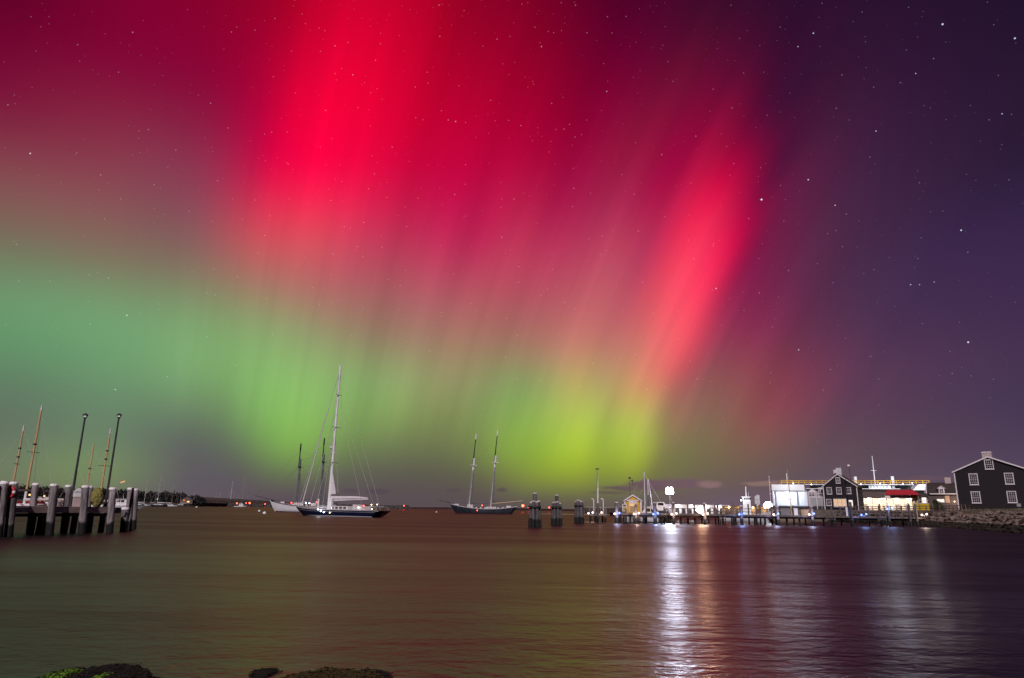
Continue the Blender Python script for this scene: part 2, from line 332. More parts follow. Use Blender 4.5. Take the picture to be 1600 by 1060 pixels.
OFFWHITE = mat('weathered_white', (.6, .57, .58), .6, .15, 2.)
BLACKP = mat('black_paint', (.02, .02, .024), .4, .3, 2.)
STEEL = mat('galvanised_steel', (.42, .43, .45), .45, .15, 3., metal=.6)
DARKIRON = mat('dark_iron', (.03, .03, .034), .5, .3, 3.)
VARN = mat('varnished_spruce', (.52, .34, .17), .4, .2, 1.2, stretch=(4, 4, .4))
WIRE = mat('rigging_wire', (.10, .10, .10), .5, .1)
WIREL = mat('pale_rigging', (.5, .48, .5), .5, .1)
PILE = tidal('weathered_pile', (.19, .165, .17), (.006, .006, .005), .72)
PILET = mat('lit_pile_top', (.86, .82, .84), .6, .15, 4.)  # pale tone puts the light on the pile tops into the colour
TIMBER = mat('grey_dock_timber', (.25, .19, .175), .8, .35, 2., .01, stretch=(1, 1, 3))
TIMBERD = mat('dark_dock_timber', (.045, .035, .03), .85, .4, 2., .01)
GLASS = mat('dark_window_glass', (.012, .012, .016), .06, .1, 2., spec=.6)
RED = mat('red_paint', (.45, .025, .03), .5, .15, 2.)

# ------------------------------------------------------------------ water
def water_mat():
    m = bpy.data.materials.new('harbour_water'); m.use_nodes = True; nt = m.node_tree; nt.nodes.clear(); q = G(nt)
    ge = q.n('ShaderNodeNewGeometry'); P = ge.outputs['Position']
    def n(sx, sy, s, det, off, dist=0.):
        mp = q.n('ShaderNodeMapping'); q.put(mp.inputs[0], P); mp.inputs['Scale'].default_value = (sx, sy, 1); mp.inputs['Location'].default_value = (off, off * .7, off * 1.3)
        mp.inputs['Rotation'].default_value = (0, 0, .06)
        return q.noise(mp.outputs[0], s, det, .55, dist)
    big = n(.35, 1., .22, 3., 3.); mid = n(.45, 1., 1.1, 3., 11., .4); fine = n(.6, 1., 5.5, 3., 23., .6)
    dist = q.v('LENGTH', q.v('SUBTRACT', P, (0, 0, CAM_H)), out=1)
    # ripples shrink below a pixel with distance: hand their slope over to roughness
    near = q.mr(dist, 45., 9.); midf = q.mr(dist, 130., 25.)
    h = q.m('ADD', q.m('MULTIPLY', big, .16), q.m('MULTIPLY', q.m('MULTIPLY', mid, .055), q.m('MULTIPLY_ADD', midf, .8, .2)))
    h = q.m('ADD', h, q.m('MULTIPLY', q.m('MULTIPLY', fine, .024), near))
    bp = q.n('ShaderNodeBump'); bp.inputs['Strength'].default_value = 1.; bp.inputs['Distance'].default_value = 1.; q.put(bp.inputs['Height'], h)
    p = q.n('ShaderNodeBsdfPrincipled'); p.inputs['Base Color'].default_value = (.002, .0018, .002, 1)
    patch = n(.22, 1., .13, 3., 41.)
    rg = q.m('ADD', q.mr(dist, 10., 70., .33, .46), q.m('MULTIPLY', q.m('SUBTRACT', patch, .5), .34))
    q.put(p.inputs['Roughness'], rg); p.inputs['IOR'].default_value = 1.37; q.put(p.inputs['Normal'], bp.outputs[0])
    o = q.n('ShaderNodeOutputMaterial'); 
    p2 = q.n('ShaderNodeBsdfPrincipled'); p2.inputs['Base Color'].default_value = (.002, .0018, .002, 1); p2.inputs['Roughness'].default_value = .58; p2.inputs['IOR'].default_value = 1.37; q.put(p2.inputs['Normal'], bp.outputs[0])
    mx_ = q.n('ShaderNodeMixShader'); mx_.inputs[0].default_value = .09; q.put(mx_.inputs[1], p.outputs[0]); q.put(mx_.inputs[2], p2.outputs[0])      # choppier wavelets among the smooth ones
    q.put(o.inputs[0], mx_.outputs[0]); return m
w = MB(); w.add([(-2500, -60, 0), (2500, -60, 0), (2500, 4500, 0), (-2500, 4500, 0)], [(0, 1, 2, 3)])
struct(w.build('water', water_mat()), 'calm dark harbour water mirroring the aurora')

# ------------------------------------------------------------------ far shore
def leaf_cloud(name, blobs, per, size, m, parent=None):
    vs = []; fs = []; rnd = random.Random(5)
    for (c, rx, ry, rz) in blobs:
        for _ in range(per):
            while True:
                u = Vector((rnd.uniform(-1, 1), rnd.uniform(-1, 1), rnd.uniform(-1, 1)))
                if .25 < u.length < 1: break
            u *= (.75 + .25 * rnd.random()) * (1 + .22 * noise.noise(Vector(c) * .3 + u * 2.2))
            p = Vector((c[0] + u.x * rx, c[1] + u.y * ry, c[2] + u.z * rz)); s = size * rnd.uniform(.5, 1.4)
            a = Vector((rnd.gauss(0, 1), rnd.gauss(0, 1), rnd.gauss(0, 1))).normalized(); b = a.orthogonal().normalized(); k = len(vs)
            vs += [p - a * s, p + b * s * .6, p + a * s, p - b * s * .6]; fs.append((k, k + 1, k + 2, k + 3))
    mb = MB(); mb.v = [tuple(v) for v in vs]; mb.f = fs
    me = bpy.data.meshes.new(name); me.from_pydata(mb.v, [], mb.f); me.materials.append(m)
    return link(name, me, parent)
LEAFD = mat('night_foliage', (.010, .009, .009), .8, .5, .3)
LAND = mat('dark_headland_soil', (.05, .042, .035), .9, .4, .2)
# wooded headland: outline from the photograph, about 520 m off
HY = 520.
prof = [(-420, 752), (-120, 753), (0, 757), (60, 758), (110, 761), (160, 762), (205, 765), (240, 766), (262, 768), (285, 770), (302, 773), (313, 777), (320, 784)]
mb = MB(); vs = []; n = len(prof)
for (px, py) in prof:
    p = at(px, py, HY); w0 = at(px, 790, HY)
    hz = max(.5, p.z * .72)
    vs += [(w0.x, HY - 25, -.3), (w0.x, HY, hz), (w0.x, HY + 220, hz * .8), (w0.x, HY + 260, -.3)]
for i in range(n - 1):
    for j in range(3): mb_ = (i * 4 + j, (i + 1) * 4 + j, (i + 1) * 4 + j + 1, i * 4 + j + 1); mb.f.append(mb_)
mb.f += [(0, 1, 2, 3), tuple((n - 1) * 4 + j for j in (3, 2, 1, 0))]; mb.v = vs
struct(mb.build('headland', LAND), 'low dark headland across the harbour')
blobs = []; rnd = random.Random(3)
for i in range(n - 1):
    a, b = prof[i], prof[i + 1]; k = max(2, int((b[0] - a[0]) / 6))
    for j in range(k):
        t = (j + rnd.random()) / k; px = a[0] + (b[0] - a[0]) * t; py = a[1] + (b[1] - a[1]) * t
        for yy in (HY - 8, HY + 14):
            top = at(px, py + rnd.uniform(-1.2, 2.2), yy).z; h = max(2.0, top * .44); x = at(px, py, yy).x
            blobs.append(((x, yy + rnd.uniform(-6, 6), top - h), rnd.uniform(3.2, 5.), rnd.uniform(3, 5), h))
            blobs.append(((x + rnd.uniform(-2, 2), yy - 6, max(1.0, top * .28)), 4.2, 4, max(1.4, top * .3)))
wood = leaf_cloud('wooded_headland', blobs, 210, .62, LEAFD); wood['kind'] = 'stuff'; wood['label'] = 'dark wood covering the far headland'; wood['category'] = 'wood'
# breakwater: a low bank of rubble running out from the headland to behind the anchored schooner
ROCKD = mat('dark_rubble', (.06, .05, .048), .9, .5, .6, .1)
def rubble_bank(name, x0, x1, Y0, Y1, h, wd, step, m, label):
    mb = MB(); rnd = random.Random(9); L = math.hypot(x1 - x0, Y1 - Y0); k = int(L / step)
    for i in range(k):
        t = (i + rnd.random()) / k; x = x0 + (x1 - x0) * t; y = Y0 + (Y1 - Y0) * t
        for (dy, zz) in ((-wd * .5, h * .25), (-wd * .25, h * .62), (0, h * .9), (wd * .3, h * .55)):
            r = step * rnd.uniform(.45, .85); c = Vector((x + rnd.uniform(-step, step) * .5, y + dy, zz * rnd.uniform(.85, 1.08) - r * .4))
            vs = [c + Vector((sx * r * rnd.uniform(.7, 1.2), sy * r * rnd.uniform(.7, 1.1), sz * r * rnd.uniform(.5, .9))) for sx in (-1, 1) for sy in (-1, 1) for sz in (-1, 1)]
            mb.add(vs, [(0, 1, 3, 2), (4, 6, 7, 5), (0, 4, 5, 1), (2, 3, 7, 6), (0, 2, 6, 4), (1, 5, 7, 3)])
    p0 = Vector((x0, Y0, h * .7)); p1 = Vector((x1, Y1, h * .7)); mb.beam(p0, p1, wd * .8, h)
    o = mb.build(name, m); o['kind'] = 'stuff'; o['label'] = label; o['category'] = 'breakwater'; return o
a = at(315, 790, 560); b = at(640, 790, 600)
rubble_bank('breakwater', a.x, b.x, 560, 600, 3.1, 7, 2.2, ROCKD, 'long low stone breakwater on the horizon beyond the anchored boats')
# low far shore closing the horizon behind the schooner and the docks
SHORE = mat('far_shore', (.022, .012, .015), .95, .3, .02)
mb = MB(); pts = [(600, 1.2), (680, 2.1), (760, 2.6), (860, 2.4), (960, 2.6), (1100, 4.5), (1260, 6.), (1500, 8.), (1900, 9.)]
vs = []
for (px, h) in pts:
    x = at(px, 790, 900).x; vs += [(x, 890, -.2), (x, 905, h), (x, 1100, h), (x, 1150, -.2)]
mb.v = vs; mb.f = [(i * 4 + j, (i + 1) * 4 + j, (i + 1) * 4 + j + 1, i * 4 + j + 1) for i in range(len(pts) - 1) for j in range(3)]
struct(mb.build('far_shore', SHORE), 'low dark strip of land on the horizon')
STRIP = mat('pale_strip', (.42, .44, .40), .9, .2, .1)  # low pale strip lying at water level
mb = MB(); a = onz(826, 803.2); b = onz(962, 804.8)
vs = []; k = 16
for i in range(k + 1):
    t = i / k; p = a.lerp(b, t); w_ = math.sin(math.pi * min(1, t * 4 + .02) / 2) * math.sin(math.pi * min(1, (1 - t) * 4 + .02) / 2) * 3.0 + .05
    vs += [(p.x, p.y - w_, -.02), (p.x, p.y, .12 + .06 * noise.noise(Vector((i * .9, 0, 0)))), (p.x, p.y + w_ * 3, -.02)]
mb.v = vs; mb.f = [(i * 3 + j, (i + 1) * 3 + j, (i + 1) * 3 + j + 1, i * 3 + j + 1) for i in range(k) for j in range(2)]
struct(mb.build('low_strip', STRIP), 'pale low strip awash behind the pile clusters')
# lit house under the headland trees
p = at(291, 784, 500); hr = thing('shore_house', 'small house with orange lit windows under the headland trees', 'house', (p.x, p.y, 1.5), face(p))
MB().prism([(-4, 0), (4, 0), (4, 3), (0, 5.2), (-4, 3)], 0, 6).build('wall', mat('dim_shingle', (.12, .1, .09), .8, .2), hr)
rf = MB(); rf.prism([(-4.4, 2.8), (0, 5.4), (4.4, 2.8), (4.4, 3.1), (0, 5.75), (-4.4, 3.1)], -.3, 6.3).build('roof', mat('dim_roof', (.05, .045, .045), .8, .2), hr)
for (x, z, w_, h_, c) in ((-1.6, 2.2, .8, .7, (1., .12, .05)), (1.2, 1.2, 1.5, .9, (1., .45, .15))):
    MB().box(x - w_ / 2, x + w_ / 2, -.06, -.01, z, z + h_).build('window', emit('far_window_%d' % int(c[1] * 100), c, 2.2, False), hr)
p = at(270, 777, 505); t = thing('shore_lamp', 'pale lamp shining among the headland trees', 'lamp', (p.x, p.y - 22, 1.2), 0)
MB().bar((0, 0, 0), (0, 0, 3.2), .08, .06).build('post', DARKIRON, t); MB().sph((0, 0, 3.4), .35).build('globe', emit('far_globe', (1., .95, .8), .9, False), t)

# ------------------------------------------------------------------ boats
def hull_fn(L, B, fb, fm, fs, tr, ob, os_):
    """hull surface: t from stern (0) to bow (1), s from the waterline (0) to the deck edge (1); bow points to +X"""
    def f(t, s, side):
        if t < .45: sh = tr + (1 - tr) * math.sin(math.pi / 2 * t / .45); z = fm + (fs - fm) * ((.45 - t) / .45) ** 2
        else: u = (t - .45) / .55; sh = max(0.0, math.cos(math.pi / 2 * u ** 1.7)); z = fm + (fb - fm) * u ** 2
        xd = -L / 2 + L * t; xw = -L / 2 + os_ + (L - ob - os_) * t
        e = s ** .8 if s > 0 else 0
        b = B / 2 * sh * (.80 + .20 * e) * (1 if s >= 0 else max(0, 1 + s * .9))
        return Vector((xw + (xd - xw) * e, side * b, z * s if s >= 0 else s * .5))
    return f
def skin(f, t0=0, t1=1, s0=-.8, s1=1, n=16, k=6, off=0.0, close=True):
    mb = MB(); vs = []
    for side in (1, -1):
        for i in range(n + 1):
            for j in range(k + 1):
                p = f(t0 + (t1 - t0) * i / n, s0 + (s1 - s0) * j / k, side); p.y += side * off; vs.append(p)
    m_ = (n + 1) * (k + 1); fs = []
    for q in (0, m_):
        for i in range(n):
            for j in range(k):
                a = q + i * (k + 1) + j; fs.append((a, a + k + 1, a + k + 2, a + 1))
    if close: fs += [(j, m_ + j, m_ + j + 1, j + 1) for j in range(k)]
    return mb.add(vs, fs)
def deck_mesh(f, n=16, s=.97, inset=.0):
    mb = MB(); vs = []
    for i in range(n + 1):
        for side in (1, -1): vs.append(f(i / n, s, side))
    return mb.add(vs, [(2 * i, 2 * i + 1, 2 * i + 3, 2 * i + 2) for i in range(n)])
NAVY = mat('navy_hull', (.010, .014, .055), .18, .2, .5, spec=.6)
BLACKH = mat('black_hull', (.028, .032, .045), .3, .4, .6, spec=.5)
WHITEH = mat('white_hull', (.70, .68, .72), .3, .08, .5)
DECK = mat('teak_deck', (.26, .19, .13), .7, .2, 3.)
CANVAS = mat('sail_canvas', (.62, .57, .60), .8, .1, 2.)
BUFF = mat('buff_spar', (.40, .30, .17), .45, .2, 1.)
DKSPAR = mat('dark_spar', (.14, .14, .17), .35, .3, 1.)
GREYSP = mat('grey_spar', (.5, .5, .54), .45, .2, 1.)
REDL = emit('red_lamp_glass', (1., .06, .03), 14., False)
WARML = emit('warm_lamp_glass', (1., .72, .42), 7., False)
COOLL = emit('cool_lamp_glass', (.80, .86, 1.), 12., False)

def schooner(name, label, pos, rz, L, B, hullm, masts, spr, extras, fm=1.85):
    t = thing(name, label, 'schooner', pos, rz)
    f = hull_fn(L, B, fm * 1.9, fm, fm * 1.55, .62, L * .10, L * .09)
    h = skin(f).build('hull', hullm, t, True)
    skin(f, .0, .985, .90, 1.0, 16, 1, .03, False).build('rub_rail', extras['rail'], h)
    skin(f, .0, .99, .0, .10, 16, 1, .02, False).build('waterline_stripe', extras['boot'], h)
    deck_mesh(f).build('deck', DECK, t)
    # bowsprit with its stays
    b0 = f(.93, 1, 1); b0.y = 0; tip = Vector((L / 2 + spr, 0, fm * 1.9 + spr * .27))
    bs_ = MB().bar((b0.x - 1.5, 0, b0.z - .1), tip, .2, .09).build('bowsprit', BLACKP, t)
    MB().bar(tip, f(1, .35, 1), .03, .03, 5).build('bobstay', WIRE, bs_)
    for (mx, hl, ht, mm, tm, doubl) in masts:
        rake = extras.get('rake', -.085); zb = fm * .9
        def mp(z, mx=mx, rake=rake): return Vector((mx + rake * (z - zb), 0, z))
        m0 = MB().bar(mp(zb), mp(hl), .34, .29, 10).build('lower_mast', mm, t)
        tmx = MB().bar(mp(hl - 2.2) + Vector((.28, 0, 0)), mp(ht) + Vector((.28, 0, 0)), .2, .13, 8).build('topmast', tm, t)
        MB().bar(mp(ht - 1.9) + Vector((.28, 0, 0)), mp(ht + .1) + Vector((.28, 0, 0)), .23, .18, 8).build('masthead', WHITE if doubl else tm, tmx)
        if doubl: MB().bar(mp(hl - 3.9), mp(hl + .15), .36, .36, 10).build('doubling', WHITE, m0)
        ct = MB(); z = hl - 2.3; c = mp(z)
        ct.bar(c + Vector((0, -1.5, 0)), c + Vector((0, 1.5, 0)), .07, .07, 6); ct.bar(c + Vector((-1.2, 0, -.05)), c + Vector((1.1, 0, .05)), .10, .05, 6)
        ct.box(c.x - .6, c.x + .5, -.7, .7, c.z - .08, c.z + .08)
        ct.build('crosstrees', WHITE if doubl else tm, m0)
        sh = MB(); rt = MB()
        for side in (-1, 1):
            feet = [Vector((mx + d, side * B * .47, fm * 1.05)) for d in (-1.5, -.75, 0., .75)]
            hd = mp(hl - 2.5)
            for ft in feet: sh.bar(ft, hd, .05, .036, 4, False)
            for i in range(14):
                q = .06 + i * .05; rt.bar(feet[0].lerp(hd, q), feet[-1].lerp(hd, q), .032, .032, 4, False)
            tp = mp(ht - 2) + Vector((.28, 0, 0)); sh.bar(mp(hl - 2.3) + Vector((0, side * 1.5, 0)), tp, .018, .016, 4, False)
        sh.build('shrouds', WIRE, t)['kind'] = 'stuff'; rt.build('ratlines', WIRE, t)['kind'] = 'stuff'
    st = MB(); z0 = fm * .9
    rk = extras.get('rake', -.085)
    tops = [Vector((mx + .28 + rk * (ht - 2 - z0), 0, ht - 2)) for (mx, hl, ht, *_) in masts]; hds = [Vector((mx + rk * (hl - 2.2 - z0), 0, hl - 2.2)) for (mx, hl, *_) in masts]
    fwd = max(range(len(masts)), key=lambda i: masts[i][0])
    st.bar(tops[fwd], tip, .02, .02, 4, False); st.bar(hds[fwd], tip.lerp(b0, .35), .024, .024, 4, False); st.bar(hds[fwd], tip.lerp(b0, .7), .024, .024, 4, False)
    aft = 1 - fwd
    st.bar(hds[fwd] + Vector((0, 0, 1.9)), hds[aft] + Vector((0, 0, 1.9)), .022, .022, 4, False); st.bar(tops[aft], hds[fwd], .018, .018, 4, False); st.bar(tops[fwd], hds[aft], .018, .018, 4, False)
    st.build('stays', WIRE, t)['kind'] = 'stuff'
    for (x0, x1, z0_, z1_, r, m) in extras['booms']: MB().bar((x0, 0, z0_), (x1, 0, z1_), r, r * .6).build('boom', m, t)
    for (x0, x1, yy, z0_, z1_, m) in extras['houses']: MB().box(x0, x1, -yy, yy, z0_, z1_).build('deckhouse', m, t)
    for (x, y, z, m) in extras['lamps']: MB().sph((x, y, z), .16, 6, 4).build('lamp', m, t)
    for (x, z) in extras.get('sails', []): MB().bar((x - 1.3, 0, z), (x + 1.3, 0, z + .1), .28, .2).build('furled_sail', CANVAS, t)
    # boats hung on the rail, capstan and gear
    gr = MB()
    for i in range(12):
        x = -L * .36 + i * L * .065; gr.box(x, x + rnd.uniform(.25, .7), -B * .42, -B * .3, fm, fm + rnd.uniform(.35, .8))
    gr.build('deck_gear', OFFWHITE, t)['kind'] = 'stuff'
    return t
# black-hulled two-masted schooner broadside in the middle of the harbour, bow to the left
p = onz(755, 803.6); sY = p.y; mp_ = .97 * sY / FPX
schooner('schooner', 'black-hulled two-masted schooner lying broadside at anchor with white mast doublings', (p.x, p.y, 0), math.pi,
         23.6, 5.6, BLACKH, [(5.1, 18.9, 27.6, GREYSP, BLACKP, True), (-2.4, 20., 29., GREYSP, BLACKP, True)], 4.6,
         dict(rail=OFFWHITE, boot=mat('copper_red', (.10, .03, .025), .6, .2), booms=[(4.6, -2.2, 3.7, 3.8, .16, BLACKP), (-2.8, -13.9, 3.5, 4.7, .2, BUFF), (-3.2, -8.5, 4.3, 4.2, .14, BLACKP)],
              houses=[(3.6, 5.6, .9, 1.7, 3.1, WHITE), (-1., -4.4, 1.1, 1.7, 2.5, OFFWHITE), (8.6, 10.2, .6, 2.4, 3.3, OFFWHITE), (-8., -9.6, .8, 1.9, 2.9, OFFWHITE)],
              lamps=[(.4, 1.2, 2.9, REDL), (2., 2.85, 1.2, REDL)]))
# white-hulled schooner partly hidden by the blue yacht
p = onz(452, 800.6); 
schooner('schooner', 'white-hulled two-masted schooner with dark spars behind the navy blue yacht', Vector((at(474, 801, p.y).x, p.y, 0)), math.pi + .15,
         19.5, 5.2, WHITEH, [(2.2, 15.2, 19.6, DKSPAR, BLACKP, False), (-4.4, 16.8, 21.4, DKSPAR, BLACKP, False)], 4.2,
         dict(rake=-.005, rail=BLACKP, boot=mat('copper_red', (.10, .03, .025), .6, .2), booms=[(1.8, -4.4, 3.7, 3.7, .15, BLACKP), (-4.8, -11.5, 3.6, 4.2, .16, BLACKP)],
              houses=[(.2, 2.8, .9, 1.7, 2.7, WHITE), (-2., -3.6, .9, 1.7, 2.6, OFFWHITE), (5.5, 6.6, .5, 2.1, 2.9, OFFWHITE)], lamps=[(3.4, 1.3, 2.6, REDL), (-3.6, 1.2, 2.9, REDL), (-.6, 1.2, 2.7, COOLL), (-1.6, 1.2, 2.6, COOLL)]), fm=1.8)
# navy sailing yacht with one very tall mast
p = onz(528, 807.2); Y0 = p.y
yt = thing('sailing_yacht', 'large navy blue sailing yacht with tall white mast anchored in the left half', 'yacht', (p.x, p.y, 0), math.pi - R(27))
f = hull_fn(22.4, 5.2, 1.75, 1.28, 1.2, .72, 2.4, 2.0)
h = skin(f, n=20).build('hull', NAVY, yt, True)
skin(f, 0, .985, .93, 1.0, 20, 1, .03, False).build('toe_rail', WHITE, h); skin(f, .02, .97, .70, .735, 20, 1, .012, False).build('cove_stripe', OFFWHITE, h)
skin(f, 0, .995, .0, .13, 20, 1, .02, False).build('waterline_stripe', WHITE, h)
deck_mesh(f, 20).build('deck', DECK, yt)
mx = 2.5
def ym(z): return Vector((mx - .006 * (z - 1.3), 0, z))
ms = MB().bar(ym(1.2), ym(30.2), .33, .2, 10).build('mast', WHITE, yt)
for z, hw in ((10.4, 1.25), (17.4, 1.4), (24., .85)):
    c = ym(z); MB().bar(c + Vector((-.25, -hw, .05)), c + Vector((-.25, hw, .05)), .06, .06, 6).build('spreader', GREYSP, ms)
MB().bar(ym(30.2), ym(30.2) + Vector((0, 0, .7)), .03).build('masthead_antenna', GREYSP, ms); c = ym(13.2); MB().lathe([(.3, 0), (.42, .1), (.42, .3), (.25, .42)], (c.x + .5, 0, c.z)).build('radar_dome', WHITE, ms)
bmg = MB(); bmg.bar((mx - .3, 0, 3.0), (mx - 9.6, 0, 3.35), .14, .10); bm_ = bmg.build('boom', WHITE, yt)
MB().bar((mx - .5, 0, 3.5), (mx - 6.5, 0, 3.55), .34, .30, 10).bar((mx - 6.5, 0, 3.55), (mx - 9.4, 0, 3.6), .30, .06, 10).build('furled_mainsail', CANVAS, bm_)
a_ = ym(8.6); MB().add([a_ + Vector((-.25, 0, 0)), ym(4.2) + Vector((-.25, 0, 0)), Vector((mx - 1.5, 0, 4.3)), Vector((mx - 1.25, -.12, 5.2)), a_ + Vector((-.2, -.05, 0)), ym(4.2) + Vector((-.25, -.1, 0)), Vector((mx - 1.5, -.1, 4.3))],
     [(0, 1, 2, 3), (4, 3, 6, 5), (0, 4, 5, 1), (1, 5, 6, 2)]).build('storm_sail', CANVAS, yt)
rg = MB(); bow = Vector((10.4, 0, 1.75)); stern = Vector((-10.2, 0, 1.3))
rg.bar(ym(29.5), bow, .05, .05, 5, False); rg.bar(ym(22), Vector((7.6, 0, 1.6)), .045, .045, 5, False); rg.bar(ym(15), Vector((6., 0, 1.6)), .04, .04, 5, False)
for s_ in (-1, 1):
    b_ = Vector((mx - .4, s_ * 2.35, 1.35)); pts = [b_] + [ym(z) + Vector((-.25, s_ * hw, 0)) for z, hw in ((10.4, 1.25), (17.4, 1.4), (24., .85))] + [ym(29.6)]
    rg.path(pts, .026, 4); rg.bar(b_, ym(17.2), .02, .02, 4, False); rg.bar(Vector((-7.5, s_ * 1.9, 1.3)), ym(24), .02, .02, 4, False)
rg.bar(ym(30), stern, .022, .022, 4, False)
rg.build('rigging', WIREL, yt)['kind'] = 'stuff'
MB().bar(bow + Vector((-.9, 0, .4)), ym(29.5).lerp(bow, .2), .12, .06, 8).build('furled_headsail', CANVAS, yt)
ck = MB(); ck.prism([(2.0, 1.3), (-3.6, 1.3), (-3.3, 1.95), (1.0, 1.95)], -1.3, 1.3); cb = ck.build('coachroof', OFFWHITE, yt)
for i in range(4): MB().box(-2.9 + i * 1.0, -2.3 + i * 1.0, -1.325, -1.31, 1.45, 1.8).build('window', GLASS, cb); MB().box(-2.9 + i * 1.0, -2.3 + i * 1.0, 1.31, 1.325, 1.45, 1.8).build('window', GLASS, cb)
ck = MB(); ck.prism([(-4.2, 1.3), (-7.4, 1.3), (-7.2, 1.75), (-4.4, 2.3)], -1.1, 1.1); ck.build('cockpit_screen', OFFWHITE, yt)
MB().bar((mx + 2.2, .6, 1.2), (mx + 2.2, .6, 3.3), .16, .16).build('mast_winch_post', WHITE, yt); MB().box(1.2, 1.7, .3, .8, 1.3, 3.4).build('locker', WHITE, yt)
ls = MB()
for s_ in (-1, 1):
    pr = None
    for i in range(15):
        q = f(.03 + .94 * i / 14, 1, s_); q.y *= .97; ls.bar(q, q + Vector((0, 0, .7)), .018, .018, 4)
        if pr is not None: ls.bar(pr + Vector((0, 0, .68)), q + Vector((0, 0, .68)), .014, .014, 4, False); ls.bar(pr + Vector((0, 0, .35)), q + Vector((0, 0, .35)), .012, .012, 4, False)
        pr = q.copy()
ls.build('lifelines', WIREL, yt)['kind'] = 'stuff'
MB().box(-9.7, -8.6, -1.6, 1.6, 1.9, 2.05).build('stern_arch', OFFWHITE, yt)
for (x, y, z, m) in ((-7.4, 1.6, 2.1, REDL), (2.2, 2.55, .95, COOLL), (1.4, 2.6, .75, COOLL), (2.9, 2.5, 1.25, COOLL), (-.2, 2.65, .7, WARML), (-8.9, 1.2, 2.3, WARML), (-9.3, 0, 2.35, WARML), (-6., 1.4, 1.75, COOLL), (-9.4, 1.6, 1.5, WARML)):
    MB().sph((x, y, z), .11, 6, 4).build('deck_lamp', m, yt)
lamp('deck_light', (2.2, 3.0, 1.6), 60, (.8, .86, 1.), .15, yt)

def sloop(label, px, pyw, Lb, mast_py, rz, hullm, mastm, mr_=.09, cabin=True, boot=None, cover=True, group='moored sailing boats', wood=False):
    p = onz(px, pyw); mz = at(px, mast_py, p.y).z
    t = thing('sailboat', label, 'sailboat', (p.x, p.y, 0), rz, group); B = Lb * .3; fb = .85 * (Lb / 9) ** .6
    f = hull_fn(Lb, B, fb * 1.35, fb, fb * .95, .65, Lb * .1, Lb * .07); h = skin(f, n=10, k=4).build('hull', hullm, t, True)
    skin(f, 0, .99, .0, .16, 10, 1, .02, False).build('waterline_stripe', boot or NAVY, h); deck_mesh(f, 10).build('deck', OFFWHITE, t)
    m0 = MB().bar((Lb * .08, 0, fb), (Lb * .08 - .012 * mz, 0, mz), mr_, mr_ * .6, 8).build('mast', mastm, t)
    if mz > 6: MB().bar((Lb * .08, -.9, mz * .62), (Lb * .08, .9, mz * .62), .04, .04, 5).build('spreader', mastm, m0)
    bo = MB().bar((Lb * .06, 0, fb + 1.1), (-Lb * .38, 0, fb + 1.2), .07).build('boom', mastm, t)
    if cover: MB().bar((Lb * .05, 0, fb + 1.28), (-Lb * .36, 0, fb + 1.36), .17, .1).build('sail_cover', CANVAS, bo)
    rg = MB(); tp = Vector((Lb * .08 - .012 * mz, 0, mz * .98)); rg.bar(tp, f(1, 1, 1), .018, .018, 4, False); rg.bar(tp, Vector((-Lb / 2, 0, fb)), .016, .016, 4, False)
    for s_ in (-1, 1): rg.bar(tp, Vector((Lb * .05, s_ * B * .45, fb)), .018, .018, 4, False)
    rg.build('rigging', WIREL, t)['kind'] = 'stuff'
    if cabin:
        cb = MB().prism([(Lb * .22, fb), (-Lb * .2, fb), (-Lb * .19, fb + .5), (Lb * .14, fb + .45)], -B * .28, B * .28).build('cabin', WHITE, t)
        for s_ in (-1, 1): MB().box(-Lb * .14, Lb * .1, min(s_ * B * .285, s_ * B * .29), max(s_ * B * .285, s_ * B * .29), fb + .15, fb + .34).build('window', GLASS, cb)
    return t
SG = 'sailing boats moored off the headland'
sloop('white-hulled sailboat with green boot stripe just right of the timber pier', 222, 791.5, 10, 751, .3, WHITEH, OFFWHITE, group=SG, boot=mat('green_boot', (.02, .07, .06), .5, .1))
sloop('dark-hulled sailboat with bare mast before the middle of the headland', 247, 792, 11, 734, 2.9, BLACKH, OFFWHITE, group=SG)
sloop('small white sailboat with buff mast left of the lit shore house', 266, 792, 8, 757, .2, WHITEH, BUFF, .07, group=SG)
sloop('sailboat with dark hull moored in front of the lit shore house', 282, 791.5, 8.5, 768, 3.3, BLACKH, BUFF, .07, group=SG)
sloop('sailboat with two-tone mast under the right end of the headland', 300, 791.5, 9, 769, .1, NAVY, OFFWHITE, .08, group=SG)
sloop('short-masted white sailboat, left of the pair off the breakwater', 335, 790.6, 7, 772, .4, WHITEH, WHITE, .10, group=SG)
sloop('short-masted white sailboat, right of the pair off the breakwater', 341, 790.4, 7.5, 769, .3, WHITEH, WHITE, .10, group=SG)
sloop('sailboat with bright white mast and pale lit hull by the breakwater', 360, 791.8, 10, 752, 3.0, WHITEH, WHITE, .12, group=SG)
sloop('low sailboat with short grey mast beside the motor launch', 369, 791.2, 8, 772, .2, WHITEH, OFFWHITE, .08, group=SG)
sloop('sailboat with the tallest thin mast by the breakwater, behind the motor launch', 379, 791.4, 12, 743, 3.2, BLACKH, BUFF, .11, group=SG)
sloop('dark-hulled sailboat with a slim mast half hidden by the pier end', 196, 791, 9.5, 757, .2, NAVY, OFFWHITE, .08, group=SG)
sloop('far sailboat with a short buff mast among the leftmost trees', 240, 790.6, 7, 770, .6, BLACKH, BUFF, .06, group=SG)

